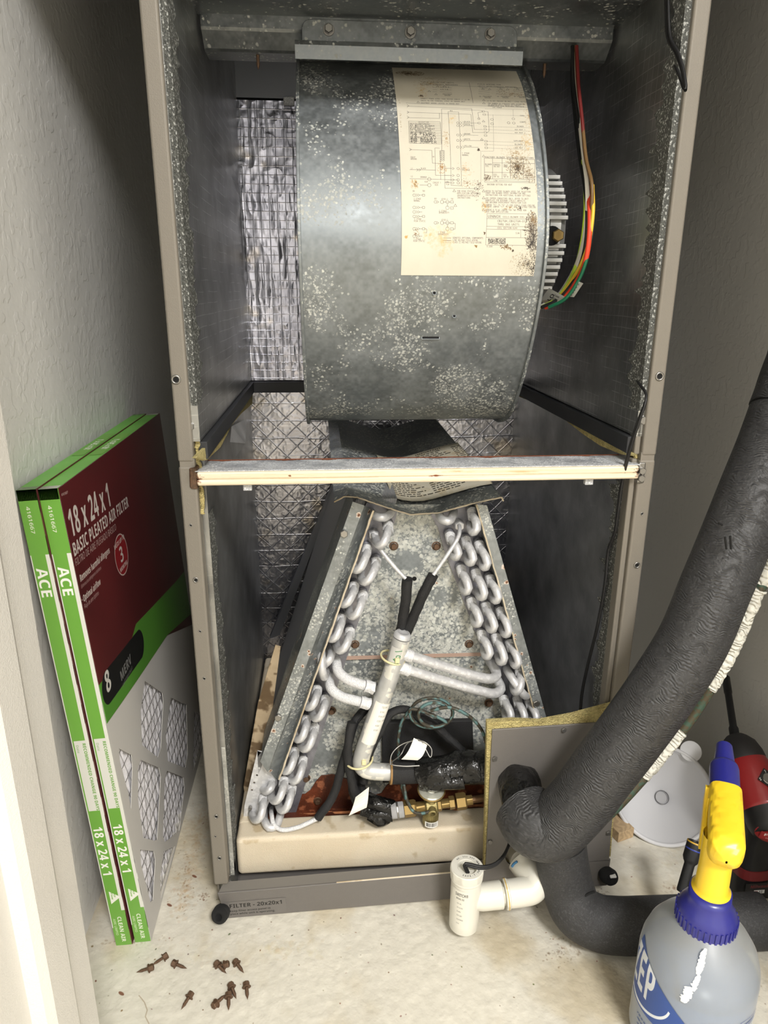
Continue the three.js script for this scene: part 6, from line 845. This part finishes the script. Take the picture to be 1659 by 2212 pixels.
  const loft = (S) => { const n = 28, pos = [], R2 = (s, a) => V(s[3] + Math.sign(Math.cos(a)) * s[1] * Math.pow(Math.abs(Math.cos(a)), 0.7), s[0], s[4] + Math.sign(Math.sin(a)) * s[2] * Math.pow(Math.abs(Math.sin(a)), 0.7)); for (let k = 0; k < S.length - 1; k++) for (let i = 0; i < n; i++) { const a = i / n * 6.2832, b = (i + 1) / n * 6.2832, p = R2(S[k], a), q = R2(S[k], b), r = R2(S[k + 1], a), s = R2(S[k + 1], b); pos.push(p, q, r, q, s, r); } for (const k of [0, S.length - 1]) for (let i = 0; i < n; i++) pos.push(V(S[k][3], S[k][0], S[k][4]), R2(S[k], i / n * 6.2832), R2(S[k], (i + 1) / n * 6.2832)); const g = new THREE.BufferGeometry(); g.setAttribute('position', new THREE.Float32BufferAttribute(pos.flatMap((v) => v.toArray()), 3)); g.computeVertexNormals(); return toCreasedNormals(triUV(g), 0.6); };
  add(t, 'handle', loft(secs), mDk2, 'black rubber grip'); add(t, 'red_band', loft([ring(0.049, 0.0262, 0.0278, 0.482, 0.01), ring(0.034, 0.0272, 0.0288, 0.482, 0.01)]), std({ color: rgb(116, 34, 36), roughness: 0.5 }));
  add(t, 'battery', loft([ring(0.034, 0.0262, 0.0278, 0.482, 0.01), ring(0.006, 0.0285, 0.0305, 0.482, 0.01), ring(0.0005, 0.027, 0.029, 0.482, 0.01)]), mDk2, 'black battery');
  { const g = new THREE.PlaneGeometry(0.04, 0.026); g.rotateX(-0.08); g.translate(0.482, 0.0195, 0.0412); add(t, 'battery_lettering', g, std({ map: canvasTex(256, 166, (k, w, h) => { k.fillStyle = '#1c1c1d'; k.fillRect(0, 0, w, h); k.fillStyle = '#7a2428'; k.font = 'italic bold 40px serif'; k.fillText('Milwaukee', 40, 48); k.fillStyle = '#dedede'; k.fillRect(84, 72, 100, 36); k.fillStyle = '#b02a2a'; k.font = 'bold 32px sans-serif'; k.fillText('M', 90, 102); k.fillStyle = '#333'; k.fillText('12', 130, 102); k.fillStyle = '#c8c8c8'; k.font = 'bold 18px sans-serif'; k.fillText('LITHIUM', 70, 146); }), roughness: 0.5 }), 'battery lettering'); }
}

// ---------------------------------------------------------------- spray bottle
{
  const bx = 0.288, bz = 0.215, t = thing('spray_bottle', 'translucent spray bottle of blue cleaner with yellow trigger head', 'spray bottle', V(bx, 0, bz)), base = V(bx, 0, bz), top = V(bx, 1, bz);
  const r = 0.0615;
  const liquidProf = [[0, 0.003], [r - 0.0065, 0.003], [r - 0.0016, 0.006], [r - 0.0006, 0.013], [r - 0.0006, 0.114], [0, 0.114]];
  add(t, 'bottle_shell', lathe([[0, 0.0008], [r - 0.007, 0.0008], [r - 0.002, 0.004], [r, 0.012], [r, 0.118], [r - 0.0015, 0.13], [r - 0.006, 0.145], [r - 0.014, 0.158], [r - 0.025, 0.168], [0.031, 0.174], [0.026, 0.178], [0.024, 0.19]], base, top, 64), phys({ color: rgb(226, 228, 226), roughness: 0.42, transmission: 0.7, thickness: 0, ior: 1.5, clearcoat: 0.25, clearcoatRoughness: 0.2, side: THREE.DoubleSide }), 'cloudy plastic bottle');
  add(t, 'blue_liquid', lathe(liquidProf, base, top, 48), std({ color: rgb(66, 116, 176), roughness: 0.3 }), 'blue cleaning liquid');
  const mBlue = phys({ color: rgb(40, 42, 128), roughness: 0.35, clearcoat: 0.3, clearcoatRoughness: 0.2 }), mYel = phys({ color: rgb(246, 208, 44), roughness: 0.4, clearcoat: 0.25, clearcoatRoughness: 0.25 });
  const cap = add(t, 'screw_cap', lathe([[0.024, 0.171], [0.0295, 0.171], [0.0305, 0.174], [0.0305, 0.187], [0.027, 0.194], [0.0235, 0.2], [0.0215, 0.206], [0.021, 0.216], [0, 0.216]], base, top, 48), mBlue, 'navy blue screw cap');
  for (let i = 0; i < 36; i++) { const a = i / 36 * 6.283; add(cap, 'cap_rib', new THREE.BoxGeometry(0.0022, 0.013, 0.0022).rotateY(-a).translate(bx + Math.cos(a) * 0.0305, 0.1805, bz + Math.sin(a) * 0.0305), mBlue); }
  add(t, 'neck', lathe([[0.0195, 0.213], [0.0195, 0.218], [0.0165, 0.221], [0.0158, 0.25], [0.0165, 0.285]], base, top, 36), mYel);
  // sprayer head pointing away from the camera
  const N = V(0.278, 0.281, 0.245), Fp = V(0.317, 0.2984, 0.168), dir = Fp.clone().sub(N), L = dir.length(); dir.normalize(); const side = V(0, 1, 0).cross(dir).normalize().negate(), upv = side.clone().cross(dir).normalize().negate(); if (upv.y < 0) upv.negate();
  const sec = (s) => { const k = s / L; return [0.0165 * Math.sqrt(clamp(1 - Math.pow(1 - clamp(k / 0.22), 2.2))) * (1 - 0.06 * k) + 0.001, 0.020 * Math.sqrt(clamp(1 - Math.pow(1 - clamp(k / 0.3), 2))) + 0.002]; };
  { const n = 24, M = 22, pos = []; const pt = (i, j) => { const s = L * i / M, [w, h] = sec(s), a = j / n * 6.2832, c = Math.cos(a), q = Math.sin(a); return N.clone().addScaledVector(dir, s).addScaledVector(side, Math.sign(c) * w * Math.pow(Math.abs(c), 0.6)).addScaledVector(upv, Math.sign(q) * (q > 0 ? h * 0.75 : h * 1.1) * Math.pow(Math.abs(q), 0.6)); }; for (let i = 0; i < M; i++) for (let j = 0; j < n; j++) pos.push(pt(i, j), pt(i, j + 1), pt(i + 1, j), pt(i, j + 1), pt(i + 1, j + 1), pt(i + 1, j)); for (let j = 0; j < n; j++) pos.push(Fp, pt(M, j), pt(M, j + 1)); const g = new THREE.BufferGeometry(); g.setAttribute('position', new THREE.Float32BufferAttribute(pos.flatMap((v) => v.toArray()), 3)); g.computeVertexNormals(); add(t, 'sprayer_shroud', toCreasedNormals(triUV(g), 0.7), mYel, 'yellow sprayer shroud'); }
  { const w = (s, a, b) => N.clone().addScaledVector(dir, s).addScaledVector(side, a).addScaledVector(upv, b); const sd = w(0, 1, 0).x < w(0, -1, 0).x ? 1 : -1; 
    const prof = [[L * 0.98, 0.004], [L * 0.86, -0.012], [L * 0.66, -0.026], [L * 0.56, -0.052], [L * 0.62, -0.056], [L * 0.78, -0.034], [L * 1.0, -0.016], [L * 1.04, 0.002]]; const pos = [], o = (p, k) => w(p[0], sd * (0.016 + k), p[1]); const n = prof.length; const tri = THREE.ShapeUtils.triangulateShape(prof.map((p) => new THREE.Vector2(...p)), []); for (const [a, b, c] of tri) for (const k of [0.0035, -0.006]) pos.push(o(prof[a], k), o(prof[b], k), o(prof[c], k)); for (let i = 0; i < n; i++) { const a = prof[i], b = prof[(i + 1) % n]; pos.push(o(a, 0.0035), o(b, 0.0035), o(a, -0.006), o(b, 0.0035), o(b, -0.006), o(a, -0.006)); } const g = new THREE.BufferGeometry(); g.setAttribute('position', new THREE.Float32BufferAttribute(pos.flatMap((v) => v.toArray()), 3)); g.computeVertexNormals(); add(t, 'trigger', triUV(g), phys({ color: rgb(246, 208, 44), roughness: 0.4, side: THREE.DoubleSide }), 'yellow trigger');
    for (let i = 0; i < 4; i++) add(t, 'grip_ridge', tube([w(0.02 + i * 0.004, sd * 0.0172, -0.012), w(0.045 + i * 0.006, sd * 0.0178, -0.008 + i * 0.0018), w(L * 0.8, sd * 0.0168, -0.004 + i * 0.003)], 0.0011, { radial: 6 }), mYel); }
  add(t, 'nozzle_body', lathe([[0, -0.008], [0.0145, -0.008], [0.0156, 0.002], [0.0156, 0.034], [0.0148, 0.038], [0.0118, 0.0385], [0.0105, 0.039]], Fp, Fp.clone().add(dir), 30), mBlue, 'navy nozzle body'); add(t, 'nozzle_ring', lathe([[0.0112, 0.038], [0.0112, 0.0415], [0.0095, 0.042]], Fp, Fp.clone().add(dir), 30), mWhite); add(t, 'nozzle_tip', lathe([[0.0108, 0.0405], [0.0108, 0.044], [0.0088, 0.066], [0.0078, 0.0675], [0, 0.0675]], Fp, Fp.clone().add(dir).add(V(0, 0.06, 0)), 28), mBlue, 'navy nozzle tip');
  // wrapped blue label with white lettering on the left side, plus fine print
  const radAt = (y) => (y < 0.118 ? r : y < 0.13 ? r - (y - 0.118) * 0.125 : y < 0.145 ? r - 0.0015 - (y - 0.13) * 0.3 : r - 0.006 - (y - 0.145) * 0.62);
  const wrapBand = (a0, a1, f0, f1, off, name, mat, lab, n = 28, m = 4) => { // patch on the bottle between two heights, angle measured from the front
    const pos = [], uv = [], P = (i, j) => { const k = i / n, a = a0 + (a1 - a0) * k, y = f0(k) + (f1(k) - f0(k)) * j / m, R = radAt(y) + off; return [bx + Math.sin(a) * R, y, bz + Math.cos(a) * R, k, (y - 0.05) / 0.09]; };
    for (let i = 0; i < n; i++) for (let j = 0; j < m; j++) for (const [di, dj] of [[0, 0], [1, 0], [1, 1], [0, 0], [1, 1], [0, 1]]) { const q = P(i + di, j + dj); pos.push(q[0], q[1], q[2]); uv.push(q[3], q[4]); }
    const g = new THREE.BufferGeometry(); g.setAttribute('position', new THREE.Float32BufferAttribute(pos, 3)); g.setAttribute('uv', new THREE.Float32BufferAttribute(uv, 2)); g.computeVertexNormals(); return add(t, name, g, mat, lab);
  };
  wrapBand(-1.9, -0.3, (k) => 0.06 + 0.012 * Math.pow(k, 3), (k) => 0.138 - 0.066 * Math.pow(k, 1.5), 0.0006, 'logo_label', std({ map: canvasTex(640, 320, (g, w, h) => { g.fillStyle = '#2f4f96'; g.fillRect(0, 0, w, h); g.fillStyle = '#dfe4ea'; g.font = 'bold 250px sans-serif'; g.save(); g.scale(0.72, 1); g.fillText('ZEP', -40, 214); g.restore(); g.lineWidth = 14; g.strokeStyle = '#dfe4ea'; g.beginPath(); g.ellipse(120, 150, 280, 120, 0, 0.1, 2.4); g.stroke(); g.font = 'bold 24px sans-serif'; g.fillText('PRO', 500, 262); g.font = '16px sans-serif'; g.fillText('SPRAYER', 492, 284); }), roughness: 0.45, side: THREE.DoubleSide }), 'blue label with white lettering', 40, 8);
  const mInk = std({ color: rgb(52, 76, 140), roughness: 0.5, side: THREE.DoubleSide }), cst = (v) => () => v;
  for (let i = 0; i < 6; i++) { const y = 0.048 - i * 0.0065, a = -1.55 + i * 0.02, rr3 = rngOf(90 + i); for (let x = a; x < a + 0.75 - (i % 3) * 0.12;) { const l = 0.03 + rr3() * 0.09; wrapBand(x, x + l, cst(y), cst(y + 0.0014), 0.0005, 'fine_print', mInk, undefined, 4, 1); x += l + 0.02; } }
  for (const [y0, y1, a0, a1] of [[0.075, 0.0756, 0.28, 0.92], [0.1, 0.1006, 0.28, 0.92], [0.075, 0.1, 0.28, 0.29], [0.094, 0.0952, 0.36, 0.84], [0.09, 0.0911, 0.46, 0.74], [0.066, 0.0676, 0.28, 0.9], [0.061, 0.0626, 0.28, 0.8], [0.028, 0.042, 0.28, 0.8]]) wrapBand(a0, a1, cst(y0), cst(y1), 0.0005, 'fine_print', mInk, undefined, 8, 1);
  { const mDry = std({ color: rgb(236, 236, 232), roughness: 0.85, side: THREE.DoubleSide }); // dried foam in three ragged patches
    for (const [y0, y1, ca, cw, sd] of [[0.1745, 0.152, -0.5, 0.075, 1], [0.1535, 0.136, -0.56, 0.05, 9], [0.139, 0.119, -0.66, 0.085, 17]]) { const n2 = 26, pos = [], e = []; for (let i = 0; i <= n2; i++) { const k = i / n2, w = cw * Math.pow(Math.sin(Math.PI * (0.06 + 0.88 * k)), 0.5), c = ca - 0.06 * k + 0.05 * (vnoise(i * 0.3 + sd, 2.2, 256) - 0.5); e.push([c - w * (0.6 + 0.6 * vnoise(i * 0.55 + sd, 5.1, 256)), c + w * (0.6 + 0.6 * vnoise(i * 0.6 + sd, 8.7, 256))]); }
      for (let i = 0; i < n2; i++) for (let j = 0; j < 4; j++) { const P = (a, b) => { const y = y0 + (y1 - y0) * a / n2, g = e[a][0] + (e[a][1] - e[a][0]) * b / 4, R = radAt(y) + 0.0011; return [bx + Math.sin(g) * R, y, bz + Math.cos(g) * R]; }; pos.push(...P(i, j), ...P(i + 1, j), ...P(i + 1, j + 1), ...P(i, j), ...P(i + 1, j + 1), ...P(i, j + 1)); }
      const g = new THREE.BufferGeometry(); g.setAttribute('position', new THREE.Float32BufferAttribute(pos, 3)); g.computeVertexNormals(); add(t, 'dried_foam', g, mDry, 'streak of dried white foam'); } }
}
{ // slim black driver extension standing behind the bottle
  const a = at(1503, 1818, 'z', 0.06), b = at(1470, 1935, 'z', 0.085), d = a.clone().sub(b).normalize(), foot = b.clone().addScaledVector(d, -(b.y - 0.0725) / d.y), L = a.distanceTo(foot);
  const t = thing('driver_extension', 'slim black driver extension with yellow and blue end rings behind the bottle', 'tool', foot.clone());
  add(t, 'shaft', lathe([[0, 0], [0.0062, 0], [0.0068, 0.002], [0.0066, L - 0.03], [0.0085, L - 0.026]], foot, a, 20), mBlack); add(t, 'socket', lathe([[0.0085, L - 0.027], [0.0105, L - 0.022], [0.0105, L - 0.002], [0.009, L], [0.0065, L], [0.006, L - 0.008], [0, L - 0.008]], foot, a, 24), mBlack);
  for (const [h, c, n] of [[0.010, rgb(50, 66, 150), 'blue_ring'], [0.0015, rgb(200, 160, 60), 'yellow_ring']]) add(t, n, lathe([[0.0104, L - h - 0.001], [0.0109, L - h], [0.0104, L - h + 0.0012]], foot, a, 24), std({ color: c, roughness: 0.4 }));
}

// ---------------------------------------------------------------- sheet-metal screws on the floor
{
  const shank = (L) => { const p = [[0, 0]]; for (let i = 0; i < 9; i++) { const y = 0.0022 + i * (L - 0.004) / 9, k = Math.min(1, 0.45 + i * 0.2); p.push([0.0014 * k, y], [0.0023 * k, y + 0.0006], [0.0014 * k, y + 0.0012]); } p.push([0.0017, L]); return p; };
  const one = (hx, hy, tx, ty, lab) => { // head px, tip px
    const h = at(hx, hy, 'y', 0.0048), e = at(tx, ty, 'y', 0.0016), d = e.clone().sub(h).normalize(), L = 0.0165; const t = thing('sheet_metal_screw', lab, 'screw', V(h.x, 0, h.z), 'loose screws on the floor');
    const tip = h.clone().addScaledVector(d, L + 0.004); tip.y = Math.max(tip.y, 0.0018);
    add(t, 'shank', lathe(shank(L), tip, h, 10), mScrewRusty); add(t, 'hex_head', hex(h.clone().addScaledVector(d, 0.004), h.clone().addScaledVector(d, -0.0016), 0.0042), mScrewRusty); add(t, 'flange', cyl(h.clone().addScaledVector(d, 0.0049), h.clone().addScaledVector(d, 0.0038), 0.0054, 18, 0.0004), mScrewRusty);
  };
  const L = 'loose hex-head sheet metal screw lying on the painted floor';
  one(329, 2089, 303, 2099, L); one(360, 2064, 340, 2079, L); one(374, 2080, 395, 2090, L); one(467, 2080, 482, 2097, L); one(508, 2076, 520, 2094, L); one(413, 2146, 398, 2172, L); one(498, 2126, 507, 2150, L); one(494, 2146, 494, 2172, L); one(462, 2172, 479, 2158, L); one(532, 2124, 534, 2148, L); one(492, 2082, 474, 2088, L);
}
renderer.render(scene, camera);
